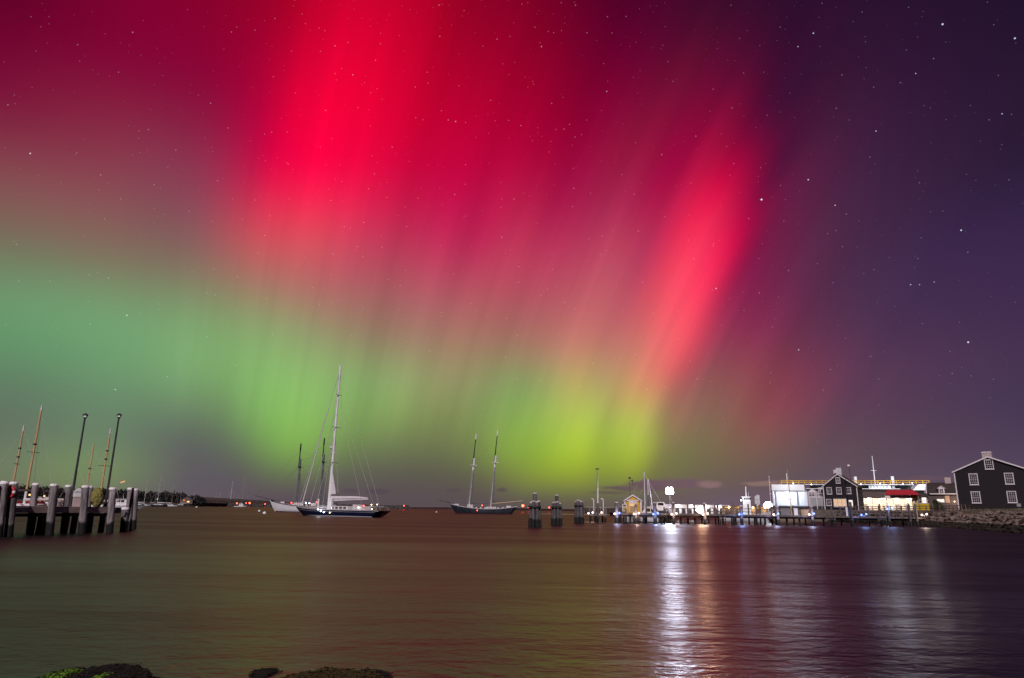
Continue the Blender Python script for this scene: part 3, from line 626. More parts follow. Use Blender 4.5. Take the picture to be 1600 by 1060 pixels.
def motorboat(label, pos, rz, L, hullm, cab=True, group=None, arch=False, name='motorboat'):
    t = thing(name, label, 'motorboat', pos, rz, group); B = L * .34; fb = .9 * (L / 8) ** .6
    f = hull_fn(L, B, fb * 1.5, fb * 1.05, fb * .9, .85, L * .12, .1); h = skin(f, n=10, k=4).build('hull', hullm, t, True); skin(f, 0, .99, .0, .14, 10, 1, .02, False).build('waterline_stripe', NAVY, h)
    skin(f, 0, .98, .92, 1., 10, 1, .03, False).build('rub_rail', BLACKP, h); deck_mesh(f, 10).build('deck', OFFWHITE, t)
    if cab:
        c = MB().prism([(L * .22, fb), (-L * .12, fb), (-L * .12, fb + 1.7), (L * .10, fb + 1.7), (L * .16, fb + .95)], -B * .34, B * .34).build('cabin', WHITE, t)
        MB().box(-L * .15, L * .13, -B * .38, B * .38, fb + 1.7, fb + 1.8).build('roof', WHITE, c)
        for s_ in (-1, 1):
            for (a, b) in ((-.10, -.03), (-.015, .055)): MB().box(L * a, L * b, min(s_ * B * .345, s_ * B * .352), max(s_ * B * .345, s_ * B * .352), fb + .95, fb + 1.5).build('window', GLASS, c)
        MB().bar((0, 0, fb + 1.8), (-.2, 0, fb + 3.1), .04, .02).build('antenna', WHITE, t)
    rl = MB(); pr = None
    for i in range(5):
        q = f(.55 + .1 * i, 1, 1); rl.bar(q, q + Vector((0, 0, .6)), .02, .02, 4); r_ = Vector((q.x, -q.y, q.z)); rl.bar(r_, r_ + Vector((0, 0, .6)), .02, .02, 4)
        if pr is not None: rl.bar(pr + Vector((0, 0, .6)), q + Vector((0, 0, .6)), .018, .018, 4); rl.bar(Vector((pr.x, -pr.y, pr.z + .6)), r_ + Vector((0, 0, .6)), .018, .018, 4)
        pr = q.copy()
    rl.build('bow_rail', STEEL, t)['kind'] = 'stuff'
    return t
p = onz(376, 793); t = motorboat('small white motor launch with red lights off the breakwater', (p.x, p.y, 0), .1, 8.5, WHITEH)
MB().sph((-2.6, -.8, 2.6), .42, 6, 4).build('lamp', REDL, t); MB().sph((3.4, -.5, 2.9), .3, 6, 4).build('lamp', REDL, t)
def channel_mark(label, px, py, Y, m, s=1.):
    p = at(px, py, Y); t = thing('channel_buoy', label, 'buoy', (p.x, p.y, 0), 0, 'lit channel buoys')
    MB().lathe([(.75, -.3), (.85, .05), (.8, .45), (.2, .6)], n=10).build('float', RED, t)
    k = MB()
    for i in range(3): a = i * 2.094; k.bar((.5 * math.cos(a), .5 * math.sin(a), .5), (.1 * math.cos(a), .1 * math.sin(a), p.z - .1), .05)
    k.build('tower', DARKIRON, t); MB().sph((0, 0, p.z), .38 * s, 8, 6).build('lantern', m, t)
channel_mark('red-lit channel buoy just off the stern of the black schooner', 817, 790.5, 330, REDL, 1.5)
channel_mark('small red-lit buoy between the schooner stern and the nearest pile cluster', 825.5, 793, 420, REDL, .7)
channel_mark('small red-lit buoy between the two tallest pile clusters', 858, 793.3, 420, REDL, .9)
channel_mark('red-lit buoy left of the white schooner bowsprit', 414, 788, 460, REDL, .8)
channel_mark('red-lit buoy right of the motor launch by the breakwater', 390, 786.4, 460, REDL, 1.4)
channel_mark('red-lit buoy right of the navy yacht stern', 631, 790.5, 420, REDL, .8)
for (px, py, lb, r) in ((405, 799.6, 'white mooring ball left of the white schooner bow', .38), (413, 803.2, 'white mooring ball nearest to the white schooner bow', .42), (682, 801, 'white mooring ball ahead of the black schooner', .34), (307, 793.4, 'white mooring ball off the tip of the headland', .5)):
    p = onz(px, py); b = thing('mooring_buoy', lb, 'buoy', (p.x, p.y, .1), 0, 'white mooring balls')
    MB().sph((0, 0, 0), r, 10, 8).build('ball', WHITE, b, True); MB().bar((0, 0, r * .9), (0, 0, r * 1.3), .05).build('ring', STEEL, b)

# ------------------------------------------------------------------ timber pier on the left
ALGAE = mat('bright_green_algae', (.09, .21, .010), .7, .4, 6., .01)
def line_px(P, Q, px, z):
    """point of the line P-Q that shows at that pixel column when it stands at height z"""
    lo, hi = -1.5, 2.5
    def col(t):
        p = P.lerp(Q, t); l = CM.transposed() @ (Vector((p.x, p.y, z)) - Vector((0, 0, CAM_H))); return 800 - FPX * l.x / l.z
    for _ in range(50):
        m_ = (lo + hi) / 2
        if col(m_) < px: lo = m_
        else: hi = m_
    return P.lerp(Q, lo)
NF = onz(14, 839); FF = onz(172, 833.4); AX = (FF - NF).normalized(); BK = Vector((-AX.y, AX.x, 0))
pier = thing('wooden_pier', 'weathered timber pier with piles coloured pale on top as if lit at the left edge', 'pier', (NF.x, NF.y, 0))
O = Vector((NF.x, NF.y, 0))
DZ = 1.68; WD = 3.0
NR0, NR1 = NF + BK * WD, FF + BK * WD
def pile(base, top, r, parent, lean=(0, 0), cap=True, name='pile', capm=None):
    mb = MB(); b = Vector((base.x, base.y, -.6)); t = Vector((base.x + lean[0], base.y + lean[1], top))
    n = 12; rings = 7; vs = []
    for j in range(rings + 1):
        q = j / rings; c = b.lerp(t, q); rr = r * (1.06 - .1 * q)
        for i in range(n):
            a = 2 * math.pi * i / n; k = rr * (1 + .05 * noise.noise(Vector((math.cos(a) * 2 + base.x, math.sin(a) * 2 + base.y, q * 4)))); vs.append((c.x + k * math.cos(a), c.y + k * math.sin(a), c.z))
    fs = [(j * n + i, j * n + (i + 1) % n, (j + 1) * n + (i + 1) % n, (j + 1) * n + i) for j in range(rings) for i in range(n)] + [tuple(rings * n + i for i in range(n))]
    mb.add(vs, fs); o = mb.build(name, PILE, parent, True)
    if cap: MB().lathe([(r * .99, -.05), (r * 1.04, -.04), (r * 1.04, .05), (r * .8, .1)], (t.x, t.y, t.z), 12).build('cap', capm or PILET, o)
    return o
# tall piles (front row; rear row) and the short ones that carry the deck
for (px, top) in ((-22, 3.25), (-2, 3.2), (14, 3.22), (78, 3.2), (128.5, 3.18), (172, 3.12)): pile(line_px(NF, FF, px, 0) - O, top - .26, .22, pier, (-.27, -.02))
for (px, top) in ((8, 3.2), (57, 3.16), (88, 3.14), (108, 3.12), (141, 3.12)): pile(line_px(NR0, NR1, px + 4, top) - O, top - .14, .2, pier, (-.2, 0))
for px in (47, 60, 69, 100, 113, 138, 157): pile(line_px(NR0 - BK * 1.2, NR1 - BK * 1.2, px, 0) - O, DZ - .4, .19, pier, cap=False)
DF, DB = NF + BK * .5, FF + BK * .5
a0 = line_px(DF, DB, -70, DZ) - O; a1 = line_px(DF, DB, 172, DZ) - O
a0.z = a1.z = DZ - .06; bk = BK.copy()
# edge boards, one per bay, stringers below, planks on top
bays = [a0] + [Vector((q.x, q.y, DZ - .06)) for q in (line_px(DF, DB, px, DZ) - O for px in (-2, 17, 80, 131))] + [a1]
for p, q in zip(bays[:-1], bays[1:]):
    d = (q - p).normalized() * .02
    MB().beam(p + d - bk * .24, q - d - bk * .24, .07, .30).build('edge_board', mat('brightened_edge_board', (.42, .31, .28), .8, .25, 2., .01), pier)  # timber colour lightened to stand in for light on this face
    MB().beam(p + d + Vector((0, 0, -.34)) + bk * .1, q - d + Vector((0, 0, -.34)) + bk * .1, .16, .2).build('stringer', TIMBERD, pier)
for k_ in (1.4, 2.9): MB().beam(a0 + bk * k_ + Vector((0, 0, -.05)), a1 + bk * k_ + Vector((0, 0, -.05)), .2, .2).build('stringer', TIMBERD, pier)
L = (a1 - a0).length; ax = (a1 - a0).normalized(); nP = int(L / .24); pm = None; ang = math.atan2(bk.y, bk.x)
rnd = random.Random(4)
for i in range(nP):
    c = a0 + ax * (i + .5) * L / nP
    if pm is None: pm = MB().box(-.24, WD + .1, -.11, .11, -.055, 0).build('plank', TIMBER, pier); o = pm
    else: o = link('plank', pm.data, pier)
    o.location = (c.x, c.y, DZ + rnd.uniform(-.008, .008)); o.rotation_euler = (0, 0, ang + rnd.uniform(-.006, .006))
MB().beam(a0 + bk * (WD - .1) + Vector((0, 0, 1.1)), a1 + bk * (WD - .1) + Vector((0, 0, 1.1)), .07, .14).build('hand_rail', TIMBER, pier)
# two mooring piles off the pier head
def mooring(px, py, top, r, label):
    b = onz(px, py); t = thing('mooring_pile', label, 'pile', (b.x, b.y, 0), 0, 'mooring piles off the pier head'); pile(Vector((0, 0, 0)), top, r, t, (-.3 * top / 3, 0)); return t
mooring(201, 830, 2.95, .23, 'tall mooring pile just off the right end of the timber pier'); mooring(194, 831, 1.55, .25, 'short stubby mooring pile in front of the pier head'); mooring(209, 827.5, 2.95, .2, 'slim mooring pile standing behind the tall one at the pier head')
def deckpt(px, z, back): q = line_px(NF + BK * back, FF + BK * back, px, z); return Vector((q.x, q.y, DZ))
# lamp posts
for (px, lb) in ((117, 'slim black lamp post on the pier, left of the two'), (171.5, 'slim black lamp post at the pier head, right of the two')):
    b = deckpt(px - 7.5, DZ, 1.6); H = at(px + 15, 649, b.y).z - DZ
    t = thing('lamp_post', lb, 'lamp post', b, face(b), 'lamp posts on the pier')
    MB().lathe([(.16, 0), (.16, .08), (.09, .14)], n=10).build('base', DARKIRON, t)
    MB().bar((0, 0, .1), (0, 0, H - .2), .075, .055, 8).build('pole', DARKIRON, t)
    hd = MB().lathe([(.05, -.24), (.10, -.18), (.14, -.06), (.17, -.02), (.16, .05), (.05, .12)], (0, 0, H), 10).build('lamp_head', DARKIRON, t)
    MB().box(-.10, .06, -.22, -.16, H - .16, H - .05).build('lens', mat('clear_lens', (.75, .75, .75), .2, .05), hd)
# life ring on its post
b = deckpt(11, DZ + .6, .3); t = thing('life_ring', 'red and white life ring hanging on the pier', 'life ring', b, face(b) - .5)
MB().box(-.06, .06, .06, .16, 0, 1.25).build('post', TIMBER, t)
def ring(R0, r, a0_, a1_, n=8):
    mb = MB(); vs = []
    for i in range(n + 1):
        a = a0_ + (a1_ - a0_) * i / n
        for j in range(8):
            b_ = 2 * math.pi * j / 8; rr = R0 + r * math.cos(b_); vs.append((rr * math.cos(a), r * math.sin(b_), .78 + rr * math.sin(a)))
    return mb.add(vs, [(i * 8 + j, i * 8 + (j + 1) % 8, (i + 1) * 8 + (j + 1) % 8, (i + 1) * 8 + j) for i in range(n) for j in range(8)])
for k_ in range(4):
    ring(.33, .085, k_ * math.pi / 2 + .25, (k_ + 1) * math.pi / 2 - .12).build('red_section', RED, t, True); ring(.33, .088, (k_ + 1) * math.pi / 2 - .12, (k_ + 1) * math.pi / 2 + .25, 3).build('white_band', WHITE, t, True)
# service pedestal with peaked white lid
b = deckpt(119, DZ, 1.2); t = thing('dock_pedestal', 'white peaked utility pedestal on the pier between two piles', 'pedestal', b, face(b) + .2)
MB().box(-.22, .22, -.2, .2, 0, .62).build('body', mat('pinkish_grey_box', (.48, .36, .36), .6, .1), t)
hd = MB().box(-.25, .25, -.23, .23, .62, .95).build('head', WHITE, t); MB().prism([(-.29, .95), (.29, .95), (0, 1.17)], -.27, .27).build('lid', WHITE, hd)
# bundle of yellow-green netting
b = deckpt(150.5, DZ, 1.0); t = thing('net_bundle', 'lumpy olive green bundle of netting piled on the pier', 'net', b, 0)
bm = bmesh.new(); bmesh.ops.create_icosphere(bm, subdivisions=4, radius=1)
for v in bm.verts:
    k_ = 1 + .16 * noise.noise(v.co * 3.1) + .08 * noise.noise(v.co * 9); v.co = Vector((v.co.x * .36 * k_, v.co.y * .4 * k_, (v.co.z * .66 + .6) * 1.0 + .05 * noise.noise(v.co * 4))); v.co.x -= .06 * v.co.z
me = bpy.data.meshes.new('netting'); bm.to_mesh(me); bm.free(); me.materials.append(mat('olive_net', (.22, .20, .055), .9, .5, 9., .03)); link('netting', me, t)
cr_ = MB()
for i in range(5): cr_.bar((.2 + .05 * i, -.25, .12 + .1 * i), (-.25, .2, .3 + .12 * i), .02, .02, 5)
cr_.build('rope', mat('pale_rope', (.42, .36, .2), .9, .2), t)
b = deckpt(164, DZ, 1.0); t = thing('dock_cart', 'small white tubular cart standing on the pier head', 'cart', b, face(b))
k_ = MB(); k_.path([(-.35, 0, .05), (-.35, 0, .5), (.4, 0, .5), (.4, 0, .8)], .03, 6); k_.path([(-.35, .4, .05), (-.35, .4, .5), (.4, .4, .5), (.4, .4, .8)], .03, 6); k_.bar((.4, 0, .8), (.4, .4, .8), .03); k_.build('frame', WHITE, t)
MB().box(-.4, .3, 0, .4, .22, .26).build('tray', WHITE, t)
for y in (-.04, .44): MB().bar((0, y - .03, .12), (0, y + .03, .12), .12, .12, 12).build('wheel', BLACKP, t)
# wooden-masted boats lying behind the pier
PG = 'boats lying behind the pier'
def keelboat(label, pxb, px_top, py_top, Y, L, hm, mr_, rz, top_m, dark=0):
    bx = at(pxb, 790, Y).x; H = at(px_top, py_top, Y).z
    t = thing('sailboat', label, 'sailboat', (bx, Y, 0), rz, PG); fb = .95; B = L * .28
    f = hull_fn(L, B, fb * 1.5, fb, fb * 1.1, .6, L * .12, L * .1); h = skin(f, n=12, k=4).build('hull', hm, t, True); skin(f, 0, .98, .9, 1., 12, 1, .03, False).build('rub_rail', VARN, h); deck_mesh(f, 12).build('deck', DECK, t)
    m0 = MB().bar((0, 0, fb), (0, 0, H - 1.0), mr_, mr_ * .8, 10).build('mast', VARN, t)
    MB().bar((0, 0, fb), (0, 0, fb + 3.2), mr_ * 1.05, mr_ * 1.03, 10).build('painted_foot', WHITE, m0); MB().bar((0, 0, H - 1.0), (0, 0, H), mr_ * .85, mr_ * .7, 10).build('masthead', top_m, m0)
    for zz in (.62, .72)[:dark]: MB().lathe([(mr_ * 1.0, 0), (mr_ * 1.5, .05), (mr_ * 1.5, .25), (mr_ * 1.0, .3)], (0, 0, H * zz), 10).build('mast_band', DARKIRON, m0)
    MB().bar((0, -1.4, H * .55), (0, 1.4, H * .55), .05, .05, 5).build('spreader', DARKIRON, m0)
    rg = MB()
    for q in (Vector((L * .5, 0, fb * 1.5)), Vector((-L * .48, 0, fb)), Vector((.2, B * .46, fb)), Vector((.2, -B * .46, fb))): rg.bar((0, 0, H * .96), q, .016, .016, 4, False)
    rg.build('rigging', WIREL, t)['kind'] = 'stuff'
    bo = MB().bar((-.2, 0, fb + 1.1), (-L * .45, 0, fb + 1.25), .1, .07).build('boom', VARN, t); MB().bar((-.3, 0, fb + 1.32), (-L * .43, 0, fb + 1.42), .22, .12).build('furled_sail', CANVAS, bo)
    c = MB().prism([(L * .2, fb), (-L * .25, fb), (-L * .24, fb + .55), (L * .15, fb + .5)], -B * .28, B * .28).build('cabin', WHITE, t)
    for i in range(3): MB().box(-L * .18 + i * L * .1, -L * .12 + i * L * .1, -B * .29, -B * .282, fb + .15, fb + .4).build('window', GLASS, c)
    return t
keelboat('sailboat with a wooden mast and white masthead at the far left edge', 14, 35, 665, 128, 12, WHITEH, .17, .3, OFFWHITE, 2)
t = keelboat('sailboat with the tallest varnished wooden mast behind the pier', 37, 65, 634, 135, 15, WHITEH, .22, 2.9, OFFWHITE, 1)
MB().box(-3.6, -2.2, -1.2, 1.2, 1.5, 1.95).build('locker', RED, t); MB().box(1.6, 2.4, -1.0, 1.0, 1.4, 1.9).build('locker', RED, t)
keelboat('sailboat with a short varnished mast between the two pier lamp posts', 131, 147, 693, 132, 10, WHITEH, .16, .5, VARN, 1)
keelboat('sailboat with a banded wooden mast just left of the right lamp post', 154, 178, 670, 138, 13, WHITEH, .18, 2.7, OFFWHITE, 2)
bx = at(105, 790, 126)
sloop('pale sailboat with a thin aluminium mast left of the left lamp post', 104, 800, 9, 730, .4, WHITEH, STEEL, .09, group=PG)
p = onz(190, 797.5); motorboat('white cabin cruiser moored behind the short mooring pile', (p.x, p.y, 0), .25, 11, WHITEH, group=PG)
p = onz(72, 800); motorboat('white motor cruiser with cabin glimpsed between the pier piles', (p.x, p.y, 0), .2, 9, WHITEH, group=PG)
for (px, py, lb, c) in ((46, 773.5, 'small warm lamp glowing behind the second pier pile', (1., .6, .25)), (69, 775.5, 'dim orange lamp glowing behind the third pier pile', (1., .4, .15))):
    p = at(px, py, 300); t = thing('shore_lamp', lb, 'lamp', (p.x, p.y, 0)); MB().bar((0, 0, -.3), (0, 0, p.z - .3), .12, .1).build('post', DARKIRON, t); MB().sph((0, 0, p.z), .38, 8, 6).build('globe', emit('shore_globe_%d' % int(c[1] * 100), c, 2.5, False), t)
p = at(192, 754.5, 140); t = thing('street_lamp', 'lit orange arm lamp on a slim post right of the lamp posts', 'lamp', (p.x - .9, p.y, 0)); MB().bar((-.4, 0, 0), (-.1, 0, p.z - .2), .06, .05).build('post', STEEL, t); MB().bar((-.1, 0, p.z - .2), (1.1, 0, p.z + .25), .05, .05).build('arm', STEEL, t)
MB().bar((.4, 0, p.z), (1.2, 0, p.z + .28), .10, .13).build('lamp_head', emit('orange_arm', (1., .5, .22), .9, False), t)

# ------------------------------------------------------------------ weed-covered rocks at the photographer's feet
def sstone(seed, sx, sy, sz, sub=4, rough=.3, flat=False):
    bm = bmesh.new(); bmesh.ops.create_icosphere(bm, subdivisions=sub, radius=1); o_ = Vector((seed * 3.7, seed * 1.9, seed * .7))
    for v in bm.verts:
        d = v.co.copy(); k_ = 1 + rough * noise.noise(d * 1.3 + o_) + rough * .5 * noise.noise(d * 2.9 + o_) + rough * .16 * noise.noise(d * 8 + o_)
        z = d.z * k_
        if flat and z > 0: z = math.tanh(z * 2.4) * .62 + .10 * noise.noise(d * 5 + o_)
        v.co = Vector((d.x * sx * k_, d.y * sy * k_, z * sz))
    me = bpy.data.meshes.new('stone'); bm.to_mesh(me); bm.free(); return me
WETROCK = mat('wet_black_rock', (.008, .007, .006), .9, .5, 5., .02)
def weed(name, me, m, n_, size, cond, parent, seed):
    rnd = random.Random(seed); mb = MB(); vs = me.vertices
    idx = [v for v in vs if cond(v.co)]
    for _ in range(n_):
        v = rnd.choice(idx); p = v.co + Vector((rnd.gauss(0, .012), rnd.gauss(0, .012), rnd.uniform(-.004, .012))); nrm = v.normal
        d = (Vector((rnd.gauss(0, .6), rnd.gauss(-.3, .6), -.45)) + nrm * .3).normalized(); s = size * rnd.uniform(.5, 1.5); sd_ = d.cross(nrm).normalized() * s * .16; b_ = nrm * s * .18
        mb.add([p - sd_, p + sd_, p + d * s * .5 + sd_ * 1.2 + b_, p + d * s * .5 - sd_ * 1.2 + b_, p + d * s], [(0, 1, 2, 3), (3, 2, 4)])
    o = mb.build(name, m, parent); o['kind'] = 'stuff'; return o
GOLD = mat('golden_rockweed', (.04, .027, .005), .9, .6, 20.)
BROWNW = mat('brown_rockweed', (.008, .006, .004), .95, .6, 20.)
b = onz(158, 1072); me = sstone(1, .64, .55, .33, 5, .34, True); me.materials.append(WETROCK); t = tag(link('rock', me, None, (b.x, b.y, -.07)), 'dark wet rock with bright green algae at the bottom left edge', 'rock')
me.polygons.foreach_set('use_smooth', [True] * len(me.polygons))
weed('rockweed', me, BROWNW, 5200, .05, lambda c: c.z > .02, t, 1)
weed('algae', me, ALGAE, 1500, .045, lambda c: c.z > .0 and c.y < .15 and (-.55 < c.x < -.30), t, 2); weed('algae', me, ALGAE, 420, .045, lambda c: c.z > .10 and c.y < .0 and (.03 < c.x < .13), t, 3)
b = onz(512, 1080); me = sstone(2, .56, .5, .36, 5, .34, True); me.materials.append(WETROCK); t = tag(link('rock', me, None, (b.x, b.y, -.07)), 'rock covered in golden brown rockweed at the bottom edge', 'rock')
weed('rockweed', me, GOLD, 6500, .05, lambda c: c.z > .02, t, 4)
b = onz(577, 1060); me = sstone(3, .26, .3, .11); me.materials.append(WETROCK); t = tag(link('rock', me, None, (b.x, b.y, -.04)), 'low dark rock awash just right of the weedy rock', 'rock'); weed('rockweed', me, BROWNW, 1500, .045, lambda c: c.z > .0, t, 5)
b = onz(413, 1052); me = sstone(4, .17, .22, .09); me.materials.append(WETROCK); t = tag(link('rock', me, None, (b.x, b.y, -.05)), 'small dark rock barely breaking the surface left of the weedy rock', 'rock'); weed('rockweed', me, BROWNW, 900, .04, lambda c: c.z > .0, t, 6)

# ------------------------------------------------------------------ right shore: land, bank and riprap
SOIL = mat('worn_ground', (.17, .13, .105), .95, .35, .25, .05)
GRASSG = mat('dry_grass_bank', (.13, .115, .07), .95, .4, .5, .05)
wl = [onz(px, py) for px, py in ((1225, 814.5), (1300, 815.5), (1360, 818), (1440, 821.5), (1500, 826), (1550, 830), (1600, 834), (1660, 839), (1800, 850))]
tops = []; 
for i, p in enumerate(wl):
    a = wl[max(0, i - 1)]; b = wl[min(len(wl) - 1, i + 1)]; n_ = Vector((-(b - a).y, (b - a).x, 0)).normalized()
    if n_.x < 0: n_ = -n_
    tops.append((p, n_))
mb = MB(); cs = ((-2.0, -.5), (0, .0), (1.8, 1.15), (3.6, 2.25), (4.8, 2.7), (5.6, 3.0))
vs = []
for (p, n_) in tops:
    for (d, z) in cs: q = p + n_ * d; vs.append((q.x, q.y, z))
k = len(cs); mb.v = vs; mb.f = [(i * k + j, (i + 1) * k + j, (i + 1) * k + j + 1, i * k + j + 1) for i in range(len(tops) - 1) for j in range(k - 1)]
bank = struct(mb.build('shore_bank', tidal('bank_soil', (.10, .075, .065), (.014, .011, .008), .95, stretch=(1, 1, 1))), 'earth and rubble bank rising from the water at the right')
# level ground of the waterfront
mb = MB(); ed = [p + n_ * 5.5 for (p, n_) in tops]; vs = [(q.x, q.y, 3.0) for q in ed] + [(ed[-1].x + 300, ed[-1].y + 40, 3.), (560, 420, 3.), (40, 420, 3.), (at(1225, 800, 300).x - 30, 250, 3.)]
mb.v = vs + [(x, y, -.5) for (x, y, z) in vs]; n = len(vs); mb.f = [tuple(range(n))] + [(i, (i + 1) % n, (i + 1) % n + n, i + n) for i in range(n)]
struct(mb.build('waterfront_ground', SOIL), 'level ground of the waterfront behind the docks')
STONE = tidal('riprap_stone', (.17, .125, .105), (.016, .013, .008), .95, .85, 1.6, (1, 1, 1), .05)
meshes = []
for s_ in range(7):
    me = sstone(20 + s_, 1, .85, .68, 2, .38); me.materials.append(STONE); meshes.append(me)
rnd = random.Random(8); cnt = 0
segs = [(a, b) for a, b in zip(tops[3:6], tops[4:7])]; far_ = tops[6][0].lerp(tops[7][0], .45); segs.append((tops[6], (far_, tops[6][1]))); segs = segs[::-1]
for (a, b) in segs:
    Ls = (b[0] - a[0]).length; far = a[0].y > 125
    for row in range(6):
        d0 = -.2 + row * .76; step = 1.15
        m_ = max(1, int(Ls / step))
        for i in range(m_):
            if cnt >= 296: break
            t_ = (i + rnd.uniform(.1, .9)) / m_; p = a[0].lerp(b[0], t_) + a[1].lerp(b[1], t_) * (d0 + rnd.uniform(-.25, .25)); d = d0
            z = max(0., min(2.4, d * .63)) + .03
            r = rnd.uniform(.42, .80) * (1.0 if row < 6 else .8); o = link('stone', rnd.choice(meshes), bank); cnt += 1
            o.location = (p.x, p.y, z); o.scale = (r * rnd.uniform(.8, 1.4), r, r * rnd.uniform(.7, 1.)); o.rotation_euler = (rnd.uniform(-.4, .4), rnd.uniform(-.4, .4), rnd.uniform(0, 6.28))
# rubble too small to tell apart along the bank behind the dock
mb = MB()
for (a, b) in zip(tops[0:3], tops[1:4]):
    for i in range(260):
        t_ = rnd.random(); d = rnd.uniform(0, 4.2); p = a[0].lerp(b[0], t_) + a[1].lerp(b[1], t_) * d; r = rnd.uniform(.15, .5); c = Vector((p.x, p.y, min(2.4, d * .63)))
        vv = [c + Vector((sx * r * rnd.uniform(.6, 1.2), sy * r * rnd.uniform(.6, 1.2), sz * r * rnd.uniform(.3, .8))) for sx in (-1, 1) for sy in (-1, 1) for sz in (-1, 1)]
        mb.add(vv, [(0, 1, 3, 2), (4, 6, 7, 5), (0, 4, 5, 1), (2, 3, 7, 6), (0, 2, 6, 4), (1, 5, 7, 3)])
o = mb.build('rubble', STONE, bank); o['kind'] = 'stuff'
# tufts of dry grass between the stones and the black house
mb = MB()
for (a, b) in zip(tops[3:7], tops[4:8]):
    for i in range(900):
        t_ = rnd.random(); d = rnd.uniform(3.6, 10); p = a[0].lerp(b[0], t_) + a[1].lerp(b[1], t_) * d; z = 2.2 + .8 * max(0, min(1, (d - 3.6) / 2)); h = rnd.uniform(.08, .32); an = rnd.uniform(0, 3.14)
        x = Vector((math.cos(an), math.sin(an), 0)) * h * .35; c = Vector((p.x, p.y, z)); mb.add([c - x, c + x, c + x * .3 + Vector((rnd.uniform(-.05, .05), 0, h))], [(0, 1, 2)])
o = mb.build('grass', GRASSG); o['kind'] = 'stuff'; o['label'] = 'dry grass growing between the stones and the black house'; o['category'] = 'grass'

# ------------------------------------------------------------------ building pieces
def siding(name, rgb, pitch=.2):
    m = mat(name, rgb, .8, .3, 1.2, stretch=(1, 1, 4)); q = G(m.node_tree); p = [n for n in m.node_tree.nodes if n.type == 'BSDF_PRINCIPLED'][0]
    t = q.n('ShaderNodeTexCoord'); sx = q.n('ShaderNodeSeparateXYZ'); q.put(sx.inputs[0], t.outputs['Object']); fr = q.m('FRACT', q.m('DIVIDE', sx.outputs[2], pitch))
    bp = q.n('ShaderNodeBump'); bp.inputs['Strength'].default_value = 1.; bp.inputs['Distance'].default_value = .05; q.put(bp.inputs['Height'], q.m('SUBTRACT', 1., fr)); q.put(p.inputs['Normal'], bp.outputs[0]); return m
DKSHING = siding('black_shingle', (.011, .007, .010))
DKROOF = siding('brown_roof_shingle', (.05, .038, .036), .15)
TRIM = mat('pinkish_white_trim', (.72, .66, .70), .5, .06, 2.)
LITW = emit('lit_room', (1., .62, .33), .85); LITWH = emit('lit_white_room', (1., .9, .78), 1.3)
def window(parent, x0, x1, z0, z1, nx=2, nz=3, y=0., pane=None, fw=.11, sill=True):
    fr = MB(); fr.box(x0, x1, y - .07, y + .02, z1 - fw, z1); fr.box(x0, x1, y - .07, y + .02, z0, z0 + fw); fr.box(x0, x0 + fw, y - .068, y + .02, z0 + fw, z1 - fw); fr.box(x1 - fw, x1, y - .068, y + .02, z0 + fw, z1 - fw)
    w = fr.build('window', TRIM, parent)
    MB().box(x0 + fw, x1 - fw, y - .02, y - .005, z0 + fw, z1 - fw).build('pane', pane or GLASS, w)
    mu = MB(); W_ = x1 - x0 - 2 * fw; H_ = z1 - z0 - 2 * fw; b = .017 if nx > 2 else .026
    for i in range(1, nx): x = x0 + fw + W_ * i / nx; mu.box(x - b, x + b, y - .05, y - .022, z0 + fw, z1 - fw)
    for j in range(1, nz): z = z0 + fw + H_ * j / nz; bb = b * (1.8 if j * 2 == nz or (nz == 3 and j == 1) else 1); mu.box(x0 + fw, x1 - fw, y - .048, y - .024, z - bb, z + bb)
    mu.build('muntin', TRIM, w)
    if sill: MB().box(x0 - .08, x1 + .08, y - .14, y + .01, z0 - .07, z0 - .002).build('sill', TRIM, w); MB().box(x0 - .06, x1 + .06, y - .12, y + .01, z1 + .002, z1 + .06).build('lintel_or_shade', TRIM, w)
    return w
def gable(t, x0, x1, zb, ze, zp, d, wallm, roofm, xp=None, ov=.3, trim=True, th=.16):
    xp = (x0 + x1) / 2 if xp is None else xp
    MB().prism([(x0, zb), (x1, zb), (x1, ze), (xp, zp), (x0, ze)], 0, d).build('wall', wallm, t)
    def side(xa, s_):
        sl = (zp - ze) / abs(xp - xa); xe = xa + s_ * ov; zE = ze - sl * ov; return [(xe, zE), (xp, zp), (xp, zp + th), (xe, zE + th)]
    l, r_ = side(x0, -1), side(x1, 1)
    rf = MB().prism([l[0], l[1], r_[0], r_[3], l[2], l[3]], -ov, d + ov).build('roof', roofm, t)
    if trim:
        for q in (l, r_): MB().prism([(q[0][0], q[0][1] - .08), (q[1][0], q[1][1] - .10), (q[2][0], q[2][1] + .02), (q[3][0], q[3][1] + .02)], -ov - .06, -ov - .005).build('rake_board', TRIM, rf)
        for x in (x0, x1): s_ = -1 if x == x0 else 1; MB().box(min(x, x - s_ * .2) - (.02 if s_ < 0 else -.02) * 1, max(x, x - s_ * .2) + (.02 if s_ > 0 else -.02), -.035, -.004, zb, ze - .1).build('corner_board', TRIM, t)
        MB().box(x0 - .035, x0 - .004, -.02, .2, zb, ze - .15).build('corner_board', TRIM, t); MB().box(x0 - ov - .02, x0 - .02, 0.02, d, ze - (zp - ze) / abs(xp - x0) * ov - .12, ze - (zp - ze) / abs(xp - x0) * ov + .04).build('eave_board', TRIM, rf)
    return rf
